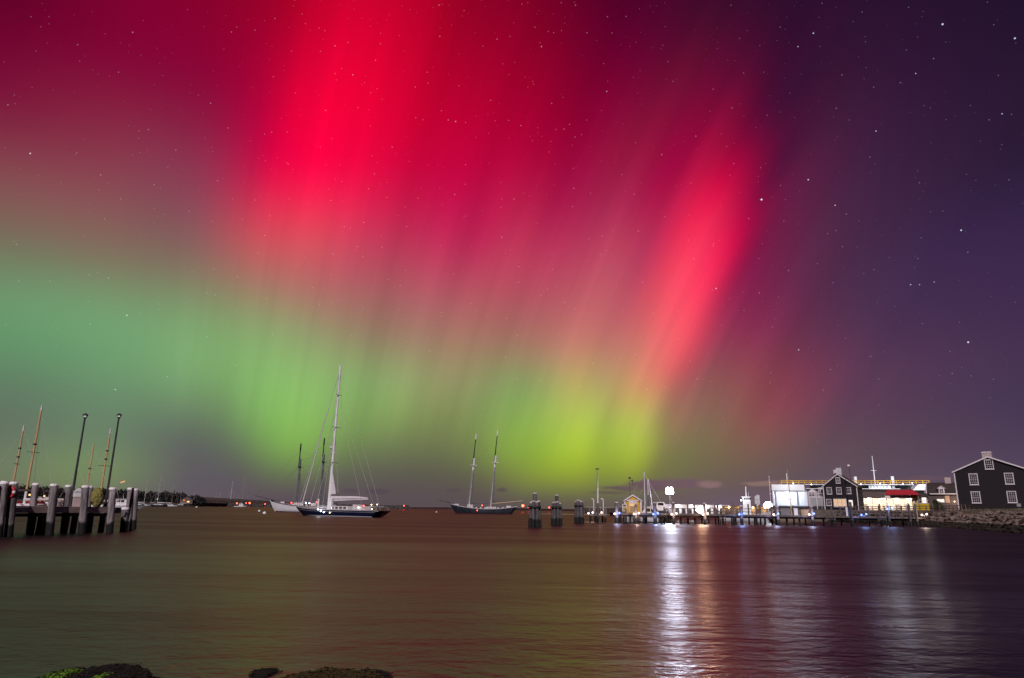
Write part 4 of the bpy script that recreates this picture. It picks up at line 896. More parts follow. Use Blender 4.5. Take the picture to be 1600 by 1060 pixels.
# ---- black gabled house at the right edge
Yh = 141.; P = at(1549, 797, Yh); P.z = 3.0; rz = face(P) - R(7); pl = PL(P, rz)
house = thing('black_house', 'big black gabled house with white trim above the riprap at the right edge', 'house', P, rz)
zb = 0.; xl = pl(1498, 795)[0]; ze = pl(1493, 738)[1]; xpk, zp = pl(1543.5, 714.5); xr = xpk + (xpk - pl(1490.5, 738)[0]) * 1.08; zb = -.3
rf = gable(house, xl, xr, zb, ze, zp, 9.5, DKSHING, DKROOF, xpk, .28)
for (x0, y0, x1, y1, nz) in ((1518, 768.5, 1532.5, 786.5, 6), (1574, 768, 1589, 786, 6), (1514.5, 740.5, 1528.5, 758, 6), (1570, 739.5, 1584.5, 757, 6), (1538.5, 718.5, 1552.5, 733.5, 4)):
    a = pl.rect(x0, y0, x1, y1); window(house, a[0], a[1], a[2], a[3], 4, nz, fw=.13)
a = pl.rect(1531.5, 704.5, 1546, 716); ch = MB().box(a[0], a[1], 2.4, 3.8, zp - 1.2, a[3]).build('chimney', mat('pinkish_brick', (.48, .38, .37), .8, .15, 3.), rf); MB().box(a[0] - .08, a[1] + .08, 2.32, 3.88, a[3] - .25, a[3] - .08).build('chimney_band', TRIM, ch)
MB().bar((xl + .3, -.08, -.2), (xl + .3, -.08, ze - .3), .05, .05, 8).build('downpipe', DARKIRON, house); MB().box(xr - 3.2, xr - 2.5, -.16, -.02, .9, 1.5).build('meter_box', STEEL, house); MB().bar((xr - 2.85, -.06, 1.5), (xr - 2.85, -.06, ze + .2), .03, .03, 6).build('conduit', DARKIRON, house)
# side wall facing the docks: two windows with pale shutters
for z0 in (ze - 2.6, ze - 5.1):
    for y0 in (1.4, 5.6):
        w = MB().box(xl - .06, xl - .004, y0, y0 + 1.1, z0, z0 + 1.6).build('window', TRIM, house); MB().box(xl - .075, xl - .062, y0 + .14, y0 + .96, z0 + .14, z0 + 1.46).build('pane', GLASS, w)
        for dy in (-.55, 1.13): MB().box(xl - .05, xl - .006, y0 + dy, y0 + dy + .5, z0, z0 + 1.6).build('shutter', mat('peach_shutter', (.55, .40, .34), .6, .1), w)
MB().box(xl - .1, xr, -.12, -.005, -.9, .02).build('brick_base', mat('red_brick_base', (.22, .09, .06), .85, .3, 4.), house)
# ---- black-shingled inn by the ferry landing
Ym = 190.; P = at(1311, 796, Ym); P.z = 3.0; rz = face(P) - R(9); pl = PL(P, rz)
inn = thing('black_house', 'narrow dark-shingled house with white trim and lit bay window before the ferry', 'house', P, rz)
xl = pl(1288.5, 790)[0]; ze = pl(1286, 760.5)[1]; xpk, zp = pl(1308.5, 741.5); xr = xpk + (xpk - pl(1285.5, 760.5)[0]) * 1.12
rf = gable(inn, xl, xr, -.2, ze, zp, 10., DKSHING, DKROOF, xpk, .25)
for (x0, y0, x1, y1, nx, nz, pm_) in ((1306, 746.5, 1313, 755.5, 2, 4, None), (1292, 762, 1300, 772.5, 3, 4, None), (1307, 762, 1315, 772.5, 3, 4, None), (1322.5, 762, 1330, 772, 3, 4, None), (1291.5, 780.5, 1299.5, 790.5, 3, 4, None)):
    a = pl.rect(x0, y0, x1, y1); window(inn, a[0], a[1], a[2], a[3], nx, nz, pane=pm_)
a = pl.rect(1303.5, 780, 1322.5, 792); by = MB().box(a[0] - .1, a[1] + .1, -.45, -.005, a[2] - .15, a[3] + .12).build('bay', TRIM, inn); w3 = (a[1] - a[0]) / 3
for i in range(3): window(by, a[0] + w3 * i + .02, a[0] + w3 * (i + 1) - .02, a[2] + .05, a[3] - .05, 2, 2, -.46, LITW, .08, False)
MB().prism([(a[0] - .2, a[3] + .13), (a[1] + .2, a[3] + .13), (a[1] + .1, a[3] + .3), (a[0] - .1, a[3] + .3)], -.6, -.01).build('bay_roof', DKROOF, by)
a = pl.rect(1326.5, 781.5, 1333, 793); dr = MB().box(a[0], a[1], -.06, -.005, a[2], a[3]).build('door', TRIM, inn); MB().box(a[0] + .1, a[1] - .1, -.08, -.062, a[2] + .4, a[3] - .12).build('pane', LITWH, dr)
a = pl.rect(1294.5, 733.5, 1310.5, 744); MB().box(a[0] + 1.4, a[1] + .1, 3.6, 4.6, zp - 1.5, a[3] + .55).build('chimney', OFFWHITE, rf); MB().box(a[0] + .3, a[0] + 1.7, 6.2, 7.2, zp - 1.8, a[3] + .2).build('chimney', OFFWHITE, rf); MB().bar((a[1], 4.1, a[3]), (a[1], 4.1, a[3] + 1.7), .03).build('antenna', STEEL, rf)
# its white balcony and glazed porch on the left side
bl = pl.rect(1273, 778, 1288, 792); xb0 = pl(1264, 785)[0]
MB().box(xb0, xl - .04, .6, 4.5, bl[3], bl[3] + .25).build('balcony', TRIM, inn)
for x in (xb0 + .1, (xb0 + xl) / 2, xl - .3): MB().box(x - .08, x + .08, .65, .8, -.2, bl[3] - .002).build('porch_post', TRIM, inn)
rl_ = MB(); rl_.box(xb0, xl - .05, .62, .7, bl[3] + 1.15, bl[3] + 1.25)
for i in range(14): x = xb0 + (xl - xb0) * i / 14; rl_.box(x, x + .05, .64, .68, bl[3] + .252, bl[3] + 1.15)
o = rl_.build('balustrade', TRIM, inn); o['kind'] = 'stuff'
gx0 = pl(1262, 775)[0]; gx1 = pl(1273, 775)[0]; gz = pl(1267, 764)[1]
MB().prism([(gx0, bl[3] + .26), (gx1, bl[3] + .26), (gx1, gz - .8), ((gx0 + gx1) / 2, gz), (gx0, gz - .8)], 1.2, 4.4).build('porch_gable', TRIM, inn)
window(inn, gx0 + .15, (gx0 + gx1) / 2 - .03, bl[3] + .4, gz - .9, 1, 2, 1.19, GLASS, .08, False); window(inn, (gx0 + gx1) / 2 + .03, gx1 - .15, bl[3] + .4, gz - .9, 1, 2, 1.19, GLASS, .08, False)
xw0 = pl(1276, 765)[0]
MB().box(xw0, xl - .05, 2.4, 7, bl[3] + .26, ze - .2).build('side_wing', TRIM, inn)
for i in range(3): window(inn, xw0 + .1 + i * (xl - xw0 - .3) / 3, xw0 + (i + 1) * (xl - xw0 - .3) / 3, bl[3] + .5, ze - .5, 1, 3, 2.39, GLASS, .07, False)
# ---- terminal: long low roof over a brightly lit open front
Yt = 208.; P = at(1383, 795, Yt); P.z = 3.0; rz = face(P); pl = PL(P, rz)
term = thing('ferry_terminal', 'low open-fronted terminal, brilliantly lit inside, between the dark house and yellow shed', 'terminal', P, rz)
a = pl.rect(1330, 779, 1432, 793.5); x0, x1, zt = a[0], a[1], a[3]
MB().box(x0, x1, 5.0, 5.2, 0, zt).build('back_wall', mat('cream_wall', (.72, .66, .58), .7, .08, 1.), term); MB().box(x0, x0 + .2, .2, 5.0, 0, zt).build('end_wall', mat('cream_wall', (.72, .66, .58)), term); MB().box(x1 - .2, x1, .2, 5.0, 0, zt).build('end_wall', mat('cream_wall', (.72, .66, .58)), term)
MB().box(x0 - .3, x1 + .3, -.2, 5.4, zt, zt + .18).build('ceiling', TRIM, term)
b = pl(1335, 766)[1]; MB().prism([(x0 - .4, zt + .18), (x1 + .4, zt + .18), (x1 + .4, b), (x0 - .4, b)], 2.5, 5.0).build('roof_ridge', DKROOF, term)
mb = MB(); mb.add([(x0 - .5, -.6, zt + .2), (x1 + .5, -.6, zt + .2), (x1 + .5, 3.4, b + .05), (x0 - .5, 3.4, b + .05), (x0 - .5, -.6, zt + .05), (x1 + .5, -.6, zt + .05), (x1 + .5, 3.4, b - .1), (x0 - .5, 3.4, b - .1)], [(0, 1, 2, 3), (4, 7, 6, 5), (0, 4, 5, 1), (1, 5, 6, 2), (2, 6, 7, 3), (3, 7, 4, 0)]); mb.build('roof', mat('brown_metal_roof', (.11, .085, .08), .6, .15, 1.), term)
for i in range(7):
    x = x0 + .3 + (x1 - x0 - .6) * i / 6; MB().box(x - .09, x + .09, .05, .23, 0, zt - .002).build('post', TRIM, term)
for i in range(5):
    x = x0 + 1.6 + (x1 - x0 - 3.2) * i / 4; MB().box(x - .7, x + .7, 1.6, 1.9, zt - .14, zt - .005).build('light_panel', emit('terminal_tube', (1., .86, .68), 22.), term)
    lamp('terminal_light', (x, 2.2, zt - .35), 320, (1., .84, .66), .2, term)
for i in range(5):
    x = x0 + 1.2 + (x1 - x0) * i / 5.3; MB().box(x, x + 1.6, 4.2, 4.6, .4, .48).box(x + .1, x + .2, 4.25, 4.55, 0, .4).box(x + 1.4, x + 1.5, 4.25, 4.55, 0, .4).build('bench', TIMBER, term)
for (px, w_) in ((1352, .9), (1404, 1.4), (1418, .8)):
    x = pl(px, 790)[0]; MB().box(x - w_ / 2, x + w_ / 2, 4.93, 4.995, 0, 2.1).build('door', mat('door_grey', (.3, .28, .28), .5, .1), term)
# red-roofed ticket hut in front
Yr = 196.; P = at(1409, 795, Yr); P.z = 3.0; rz = face(P); pl = PL(P, rz)
hut = thing('ticket_hut', 'small open hut with a bright red roof and hanging sign', 'hut', P, rz)
a = pl.rect(1381, 765.5, 1437, 773.8); zr0, zr1 = a[2], a[3]; rx0 = pl(1387, 766)[0]; rx1 = pl(1426, 766)[0]
mb = MB(); mb.add([(a[0], -1.6, zr0), (a[1], -1.6, zr0), (a[1], 1.6, zr0), (a[0], 1.6, zr0), (rx0, 0, zr1), (rx1, 0, zr1)], [(0, 1, 5, 4), (1, 2, 5), (2, 3, 4, 5), (3, 0, 4), (0, 3, 2, 1)]); mb.build('roof', mat('red_roof', (.36, .018, .028), .6, .12, 1.5), hut)
for x in (a[0] + .5, a[1] - .5):
    for y in (-1.3, 1.3): MB().box(x - .08, x + .08, y - .08, y + .08, 0, zr0 - .003).build('post', TIMBER, hut)
MB().box(a[0] + .4, a[1] - .4, 1.2, 1.28, zr0 - .7, zr0 - .02).build('back_board', TIMBER, hut)
s_ = pl.rect(1383, 775, 1391, 778.5, -1.5); MB().box(s_[0], s_[1], -1.5, -1.42, s_[2], s_[3]).build('sign', WHITE, hut)
# yellow shed
Yy = 194.; P = at(1441, 793, Yy); P.z = 3.0; rz = face(P); pl = PL(P, rz); YEL = mat('yellow_clapboard', (.50, .34, .015), .6, .12, 1.5)
shed = thing('yellow_shed', 'mustard yellow shed with white window band beside the red roof', 'shed', P, rz)
a = pl.rect(1425, 776.5, 1458, 792.5); MB().box(a[0], a[1], 0, 4, 0, a[3]).build('wall', YEL, shed)
MB().prism([(a[0] - .3, a[3] + .002), (a[1] + .3, a[3] + .002), (a[1] + .1, a[3] + 1.0), (a[0] + .6, a[3] + 1.0)], -.4, 4.2).build('roof', DKROOF, shed)
b = pl.rect(1433, 777, 1456, 787); w3 = (b[1] - b[0]) / 3
for i in range(3): window(shed, b[0] + w3 * i, b[0] + w3 * (i + 1) - .05, b[2], b[3], 2, 2, 0, LITWH if i == 1 else GLASS, .12, False)
b = pl.rect(1426.5, 779, 1431, 792); dr = MB().box(b[0], b[1], -.06, -.005, 0, b[3]).build('door', TRIM, shed)
# dark gambrel house with dormer behind the shrub
Yg = 176.; P = at(1472, 793, Yg); P.z = 3.0; rz = face(P) - R(4); pl = PL(P, rz)
gh = thing('dormer_house', 'dark-roofed house with one white dormer left of the big black house', 'house', P, rz)
a = pl.rect(1451, 771.5, 1496, 793); zE = a[3]; zR = pl(1465, 753.5)[1]; x0, x1 = a[0], a[1]
MB().box(x0, x1, 0, 7, 0, zE).build('wall', mat('tan_grey_siding', (.10, .075, .07), .8, .2, 1.5), gh)
mb = MB(); pr_ = [(-.4, zE - .1), (1.3, zE + (zR - zE) * .72), (3.5, zR), (5.7, zE + (zR - zE) * .72), (7.4, zE - .1)]
mb.v = [(x, y, z) for x in (x0 - .2, x1 + .3) for (y, z) in pr_]; mb.f = [(i, i + 1, i + 6, i + 5) for i in range(4)] + [(0, 1, 2, 3, 4), (9, 8, 7, 6, 5), (0, 5, 9, 4)]; rf = mb.build('roof', DKROOF, gh)
rk = MB()
for (q, r_) in zip(pr_[:-1], pr_[1:]): rk.bar((x0 - .24, q[0], q[1] + .05), (x0 - .24, r_[0], r_[1] + .05), .09, .09, 6)
rk.build('rake_board', TRIM, rf); MB().box(x0 + .5, x1 + .3, -.5, -.41, zE - .22, zE + .02).build('eave_board', TRIM, rf)
b = pl.rect(1467, 762.5, 1476, 772); dm = MB().prism([(b[0], b[2]), (b[1], b[2]), (b[1], b[3] - .1), ((b[0] + b[1]) / 2, b[3] + .35), (b[0], b[3] - .1)], -.35, 2.6).build('dormer', TRIM, gh); window(dm, b[0] + .15, b[1] - .15, b[2] + .15, b[3] - .25, 2, 3, -.36, GLASS, .09, False)
MB().prism([(b[0] - .25, b[3] - .25), ((b[0] + b[1]) / 2, b[3] + .38), (b[1] + .25, b[3] - .25), (b[1] + .25, b[3] - .12), ((b[0] + b[1]) / 2, b[3] + .5), (b[0] - .25, b[3] - .12)], -.5, 2.6).build('dormer_roof', TRIM, dm)
b = pl.rect(1475, 745.5, 1484.5, 757); MB().box(b[0], b[1], 2.8, 4.2, zR - .8, b[3]).build('chimney', mat('pinkish_brick', (.48, .38, .37)), rf)
b = pl.rect(1464, 780, 1476, 785.5); window(gh, b[0], b[1], b[2], b[3], 4, 1, 0, LITWH, .09, False)
b = pl.rect(1477, 775, 1484, 786); MB().box(b[0], b[1], -.1, -.005, b[2], b[3]).build('shutter', mat('tan_shutter', (.5, .33, .22), .6, .1), gh)
lamp('porch_light', (x1 - .6, -1.6, 2.4), 130, (1., .72, .5), .12, gh); MB().sph((x1 - .6, -.25, 2.4), .12, 8, 6).build('porch_lamp', WARML, gh)
# evergreen shrub
P = at(1466, 797, 166); P.z = 2.8; t = thing('shrub', 'rounded dark evergreen shrub in front of the dormer house', 'shrub', P)
mb = MB()
for i in range(5): mb.bar((0, 0, 0), (rnd.uniform(-.8, .8), rnd.uniform(-.6, .6), rnd.uniform(1., 2.)), .06, .02, 5)
mb.build('stem', TIMBERD, t)
leaf_cloud('foliage', [((-.5, 0, 1.0), 1.3, 1.1, .9), ((.8, .2, .9), 1.1, 1., .8), ((.1, 0, 1.7), 1.15, 1., .9), ((-.3, .2, 2.3), .7, .7, .6)], 700, .11, mat('shrub_leaf', (.05, .055, .025), .7, .5, 4.), t)

# ------------------------------------------------------------------ ferry behind the houses
Yf = 262.; P = at(1330, 797, Yf); P.z = 0; rz = face(P) * .9; pl = PL(P, rz)
fy = thing('car_ferry', 'large white car ferry with yellow upper railing and floodlit open car deck', 'ferry', P, rz)
FW = mat('ferry_white', (.78, .80, .82), .35, .05, .5); FG = mat('ferry_grey', (.30, .31, .34), .5, .1, .5); YRAIL = mat('yellow_rail_paint', (.62, .36, .02), .5, .1, 2.)
a = pl.rect(1206, 757.5, 1257, 767); top = a[3]; mid = a[2]; xa, xb = a[0], a[1]; xe = pl(1450, 757)[0]
fl = pl(1230, 790.5)[1]
MB().prism([(xa + .3, -.4), (xe + 1, -.4), (xe + 2, fl - .2), (xa - .6, fl - .2)], -1.0, 13).build('hull', mat('ferry_hull', (.03, .03, .035), .4, .2), fy)
MB().box(xa, xb, -.6, 12, mid, top).build('bow_fascia', FW, fy)
MB().box(xa + .2, xb + .8, -.5, 12, fl - .199, fl).build('car_deck', FG, fy); MB().box(xa + .2, xb + 1., 9.5, 9.7, fl, mid - .002).build('bulkhead', FW, fy); MB().box(xa + .1, xa + .5, -.4, 11.8, fl, mid - .003).build('side_plating', FW, fy)
MB().box(xa + .5, xb + .9, -.45, .3, mid - .45, mid - .003).build('lintel_or_shade', FG, fy)  # grey strip painted as the shadow under the bow fascia
for px in (1212, 1247, 1260): x = pl(px, 780)[0]; MB().box(x - .35, x + .35, -.4, .3, fl, mid - .004).build('column', FG if px != 1260 else FW, fy)
for (x, y) in ((xa + 3, 3), (xa + 7, 3), (xb - 2, 3), (xa + 5, 7.)):
    MB().box(x - .6, x + .6, y - .15, y + .15, mid - .2, mid - .02).build('deck_lamp', emit('ferry_tube', (.86, .92, 1.), 30.), fy); lamp('deck_light', (x, y, mid - .45), 800, (.76, .82, 1.), .25, fy)
MB().box(xb + .01, xe, 1.0, 12, fl, pl(1340, 765)[1]).build('side_wall', mat('ferry_side', (.28, .27, .29), .5, .1, .4), fy)
z1 = pl(1340, 764.5)[1]; MB().box(xb + .5, pl(1406, 760)[0], -.2, 12, z1, z1 + .2).build('boat_deck', FW, fy)
z2 = pl(1340, 758)[1]; MB().box(xb + .3, pl(1428, 757)[0], -.4, 12, z2, z2 + .22).build('bridge_deck', FW, fy)
MB().box(xb + 2, pl(1436, 760)[0], 5, 11, z1 + .21, z2 - .003).build('cabin', FG, fy)
b = pl.rect(1358, 757.5, 1392, 764.3); MB().box(b[0], b[1], .2, 4.5, z1 + .202, z2 - .004).build('lounge', FW, fy)
for i in range(6): x = b[0] + .4 + i * (b[1] - b[0] - .8) / 6; MB().box(x, x + .45, .17, .195, z1 + .5, z2 - .4).build('window', FG, fy)
b = pl.rect(1433, 757, 1445, 766.5); mb = MB(); mb.prism([(b[0] - 1.6, b[2]), (b[1], b[2]), (b[1] + .3, b[3]), (b[0] + .5, b[3])], -.8, 8).build('stern_house', FW, fy)
zr = [pl(1390, y)[1] for y in (751.5, 754.3)]
xr0, xr1 = pl(1221, 754)[0], pl(1452, 754)[0]
for z in zr: MB().bar((xr0, -.35, z), (xr1, -.35, z), .11, .11, 6).build('rail', YRAIL, fy)
nb = 24
for i in range(nb + 1): x = xr0 + (xr1 - xr0) * i / nb; MB().box(x - .10, x + .10, -.42, -.28, z2 + .22 if x > xb else top + .002, zr[0] - .02).build('stanchion', YRAIL, fy)
for (px, py0, py1) in ((1337.5, 745, 764), (1396, 744.5, 763)): b = pl.rect(px - 2.6, py0, px + 2.6, py1); MB().lathe([(b[1] - b[0], 0), ((b[1] - b[0]) * .5, .01), ((b[1] - b[0]) * .5, b[3] - b[2]), ((b[1] - b[0]) * .4, b[3] - b[2] + .05)], ((b[0] + b[1]) / 2, 1.5, b[2]), 14).build('funnel', FW, fy, True)
b = pl(1366, 756); c = pl(1363.6, 711.5); MB().bar((c[0], 3, b[1]), (c[0], 3, c[1]), .22, .12, 8).build('mast', FW, fy); MB().bar((c[0] - .9, 3, c[1] - 5.5), (c[0] + .9, 3, c[1] - 5.5), .08).build('yard', FW, fy)
x = pl(1229.5, 750)[0]; MB().bar((x, 2, top), (x, 2, pl(1229, 739.5)[1]), .16, .12).build('jackstaff', FW, fy)
for (px, py) in ((1240, 756), (1268, 757.5), (1345, 757), (1375, 756), (1410, 757), (1425, 755)):
    x, z = pl(px, py); MB().sph((x, -1.2, z), .16, 6, 4).build('flood_lamp', COOLL, fy)
lamp('flood_light', (pl(1230, 750)[0], -7, top + 1.5), 1100, (.86, .92, 1.), .4, fy); lamp('flood_light', (pl(1380, 750)[0], -7, z2 + 2.2), 2200, (.86, .9, 1.), .4, fy); lamp('flood_light', (pl(1440, 750)[0], -6, z2 + 1.5), 900, (.86, .9, 1.), .3, fy)

# ------------------------------------------------------------------ pile clusters standing in the water
PILE = tidal('shaded_pile', (.095, .082, .085), (.010, .010, .009), .9); PILET = mat('worn_pile_cap', (.5, .44, .42), .6, .2, 4.)  # pile colour darkened to imitate shade on the clusters and dock piles
def cluster(label, px, py, top_py, ring_py, rad, n_, group, centre=True, pr=.2):
    b = onz(px, py); t = thing('pile_cluster', label, 'pile cluster', (b.x, b.y, 0), rnd.uniform(0, 1), group)
    zt = at(px, top_py, b.y).z; zr = at(px, ring_py, b.y).z
    if centre: pile(Vector((0, 0, 0)), zt, pr * 1.25, t)
    for i in range(n_):
        a = 2 * math.pi * i / n_ + .3; d = Vector((math.cos(a), math.sin(a), 0)); pile(d * rad, zr + rnd.uniform(-.12, .12), pr, t, (-d.x * rad * .3, -d.y * rad * .3))
    MB().lathe([(rad * .95, -.1), (rad * .97 + pr, -.08), (rad * .97 + pr, .08), (rad * .95, .1)], (0, 0, zr * .8), 14).build('wire_band', DARKIRON, t)
    return t
CG = 'pile clusters in open water'
cluster('tallest pile cluster with one raised centre pile, right of the black schooner', 835.5, 823.8, 771.5, 784.5, .62, 7, CG)
cluster('pile cluster with raised centre pile, second from the black schooner', 870, 821, 774.5, 786, .62, 7, CG)
cluster('squat pile cluster of equal piles, third from the black schooner', 905, 818, 783.5, 783.5, .55, 6, CG, False, .26)
# pier head with lamp mast and bent pipe posts
b = onz(936, 816.5); hd = thing('landing_stage', 'small landing stage with bent pipe posts around a tall lamp mast', 'landing stage', (b.x, b.y, 0), face(b))
pl = PL(Vector((b.x, b.y, 0)), face(b)); x0 = pl(921, 800)[0]; x1 = pl(947, 800)[0]; zd = pl(934, 804)[1]
MB().box(x0, x1, .3, 2.2, zd - .22, zd).build('deck', TIMBER, hd)
for (x, y) in ((x0 + .15, .5), (x0 + 1., 1.9), (x1 - .15, .5), (x1 - .6, 1.9), ((x0 + x1) / 2 - .5, .4)): pile(Vector((x, y, 0)), zd - .2 if y > 1 else zd + rnd.uniform(.9, 1.25), .17, hd, cap=False)
for px in (925.5, 940.5):
    x, z = pl(px + 2, 781); MB().path([(x, .2, zd), (x, .2, z), (x - .12, .2, z + .12), (x - .38, .2, z + .14)], .1, 8).build('pipe_post', OFFWHITE, hd)
for i in range(4): x = x0 + (x1 - x0) * i / 3; MB().box(x - .05, x + .05, .34, .44, zd, zd + 1.15).build('rail_post', TIMBER, hd)
MB().box(x0, x1, .36, .42, zd + 1.0, zd + 1.1).build('hand_rail', TIMBER, hd)
b = onz(934.5, 817.5); t = thing('lamp_mast', 'tall unlit lamp mast with a flat cross head on the landing stage', 'lamp post', (b.x, b.y, 0), face(b)); H = at(932.5, 733.5, b.y).z; hm = at(934, 765, b.y).z
pile(Vector((0, 0, 0)), at(934, 786, b.y).z, .2, t); z0 = at(934, 786, b.y).z
MB().bar((0, 0, z0), (0, 0, hm), .12, .1).build('sleeve', OFFWHITE, t); MB().bar((0, 0, hm), (0, 0, H - .1), .095, .085).build('pole', STEEL, t)
MB().prism([(-.38, H), (.38, H), (.3, H + .1), (0, H + .16), (-.3, H + .1)], -.2, .2).build('lamp_head', DARKIRON, t); MB().sph((0, 0, H - .08), .1, 8, 5).build('lens', OFFWHITE, t)

# ------------------------------------------------------------------ long timber dock on the right
PX0 = onz(964, 818.4); PX1 = onz(1271, 822.2); AX2 = (PX1 - PX0).normalized(); B2 = Vector((-AX2.y, AX2.x, 0))
if B2.y < 0: B2 = -B2
dk = thing('timber_dock', 'long timber dock on piles running across the right half', 'dock', (PX0.x, PX0.y, 0)); O2 = Vector((PX0.x, PX0.y, 0))
DZ2 = 1.62; DOCKT = mat('dark_planks', (.11, .085, .08), .8, .35, 2., .01)  # planks darker than those of the left pier
def dline(px, z, back=0.): q = line_px(PX0 + B2 * back, PX1 + B2 * back, px, z); return q - O2
e0 = dline(958, DZ2, .5); e1 = dline(1447, DZ2, .5)
nb = 12
for i in range(nb):
    p = e0.lerp(e1, i / nb); q = e0.lerp(e1, (i + 1) / nb); d = (q - p).normalized() * .015
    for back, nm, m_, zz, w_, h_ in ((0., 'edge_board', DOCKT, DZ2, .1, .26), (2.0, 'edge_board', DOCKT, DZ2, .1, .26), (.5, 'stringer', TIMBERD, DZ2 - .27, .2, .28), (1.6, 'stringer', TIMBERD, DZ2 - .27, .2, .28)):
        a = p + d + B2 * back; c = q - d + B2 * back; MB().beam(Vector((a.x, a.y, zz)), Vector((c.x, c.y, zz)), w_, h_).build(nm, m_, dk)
MB().beam(Vector((e0.x, e0.y, DZ2 + .03)) + B2 * 1.0, Vector((e1.x, e1.y, DZ2 + .03)) + B2 * 1.0, 1.9, .06).build('deck', DOCKT, dk)
WARMP = tidal('warm_lit_pile', (.26, .20, .17), (.012, .012, .010), .9)
FRONT = [(964, 785.5, .3), (994, 788, .2), (1024, 786, .28), (1053, 786, .22), (1102, 787, .24), (1160, 791, .22), (1217, 792, .24), (1271, 791.5, .24), (1332.5, 785, .2), (1391, 790, .17), (1424, 788, .17), (1434.5, 787.5, .2)]
for (px, ty, r) in FRONT:
    b = dline(px, 0.); z = at(px, ty, (b + O2).y).z; pile(b, z, r, dk)
for (px, ty) in ((978, 795), (1010, 790), (1038, 793), (1075, 788), (1085, 789), (1117.5, 787.5), (1122, 789), (1143, 788), (1146, 785), (1157, 792), (1170, 788), (1182, 788), (1188, 789), (1206, 790), (1212, 791), (1240, 790), (1258, 792), (1286, 792), (1300, 792), (1314, 792), (1358, 791), (1376, 788), (1410, 791)):
    b = dline(px, 1.6, 2.25); z = at(px, ty, (b + O2).y).z; pile(b, z, .13, dk, cap=False)
for px in (975, 985, 1006, 1034, 1064, 1087, 1130, 1150, 1180, 1196, 1230, 1250, 1300): pile(dline(px, 0., 1.5), DZ2 - .28, .17, dk, cap=False)
# rails along the back of the dock
for (pa, pb, zz) in ((1108, 1190, 1.0), (1108, 1190, .5), (1190, 1290, 1.0), (1290, 1447, 1.0), (1290, 1447, .55), (1045, 1090, .9)):
    a = dline(pa, DZ2, 2.2); c = dline(pb, DZ2, 2.2); MB().beam(Vector((a.x, a.y, DZ2 + zz)), Vector((c.x, c.y, DZ2 + zz)), .06, .12).build('hand_rail', DOCKT, dk)
# swim ladders hanging from the dock
for (px, lb) in ((1130, 'timber ladder frame hanging from the dock left of the blue dock light'), (1300, 'splayed timber ladder hanging from the dock under the dark inn'), (1380, 'short timber ladder hanging from the dock before the red-roofed hut')):
    b = dline(px, 0., .05) + O2; t = thing('dock_ladder', lb, 'ladder', (b.x, b.y, 0), face(b), 'dock ladders'); w_ = .42 if px < 1200 else .6
    for x in (-w_, w_): MB().box(x - .06, x + .06, -.12, 0, -.4, DZ2 + .5).build('stile', PILE, t)
    for i in range(5): MB().box(-w_ + .06, w_ - .06, -.1, -.03, .1 + i * .33, .2 + i * .33).build('rung', PILE, t)
    if px == 1300: MB().beam((-w_ - .9, -.06, .2), (-w_, -.06, DZ2 - .1), .1, .12).build('brace', PILE, t)
# rope rail between the landing stage and the dock
a = onz(910, 817); MB_ = MB(); pa = at(910, 791, a.y); pb = at(975, 790.5, a.y - 2); pts = [pa.lerp(pb, i / 10) - Vector((0, 0, .25 * math.sin(math.pi * i / 10))) for i in range(11)]
tag(MB_.path(pts, .02, 5).build('mooring_rope', mat('pale_rope', (.42, .36, .2), .9, .2)), 'slack pale rope strung between the landing stage and the dock', 'rope')
# dock lights: one bulb plus an added copy imitating its ghost image, some warm white and some blue
WBULB = emit('warm_bulb', (1., .72, .58), 5., False); BBULB = emit('blue_bulb', (.14, .27, 1.), 4.5, False)
lights = [(923, 802.5, 'W', 816.5, 'dock light with a warm bulb and its added double at the left post of the landing stage'), (937, 802.5, 'W', 817, 'dock light with a warm bulb and its added double at the right post of the landing stage'), (964.5, 803.3, 'M', 818.4, 'dock light with a warm bulb and an added blue one on the thick first dock pile'),
          (995, 803.5, 'W', 819, 'dock light with a warm bulb and its added double before the yellow gabled shed'), (1025, 803.8, 'B', 819.5, 'dock light glowing blue left of the floodlight mast'), (1054, 804, 'W', 820.5, 'dock light with a warm bulb and its added double right below the floodlight mast'),
          (1103, 804.2, 'W', 820.5, 'dock light with a warm bulb and its added double next to the orange deck lamp'), (1160, 804, 'B', 820, 'dock light glowing blue between the white workboat and the dock ladder'), (1214, 804.3, 'M', 821.5, 'dock light with a warm bulb and an added blue one below the floodlit ferry bow'),
          (1270, 804.3, 'M', 822.5, 'dock light with a warm bulb and an added blue one left of the dark inn'), (1352, 805, 'B', 824, 'dock light glowing blue below the lit terminal'), (1394, 795.5, 'B', 823, 'raised dock light glowing pale blue on its own post before the red hut'), (1447, 805, 'W', 823, 'dock light with a warm bulb and its added double at the shore end of the dock')]
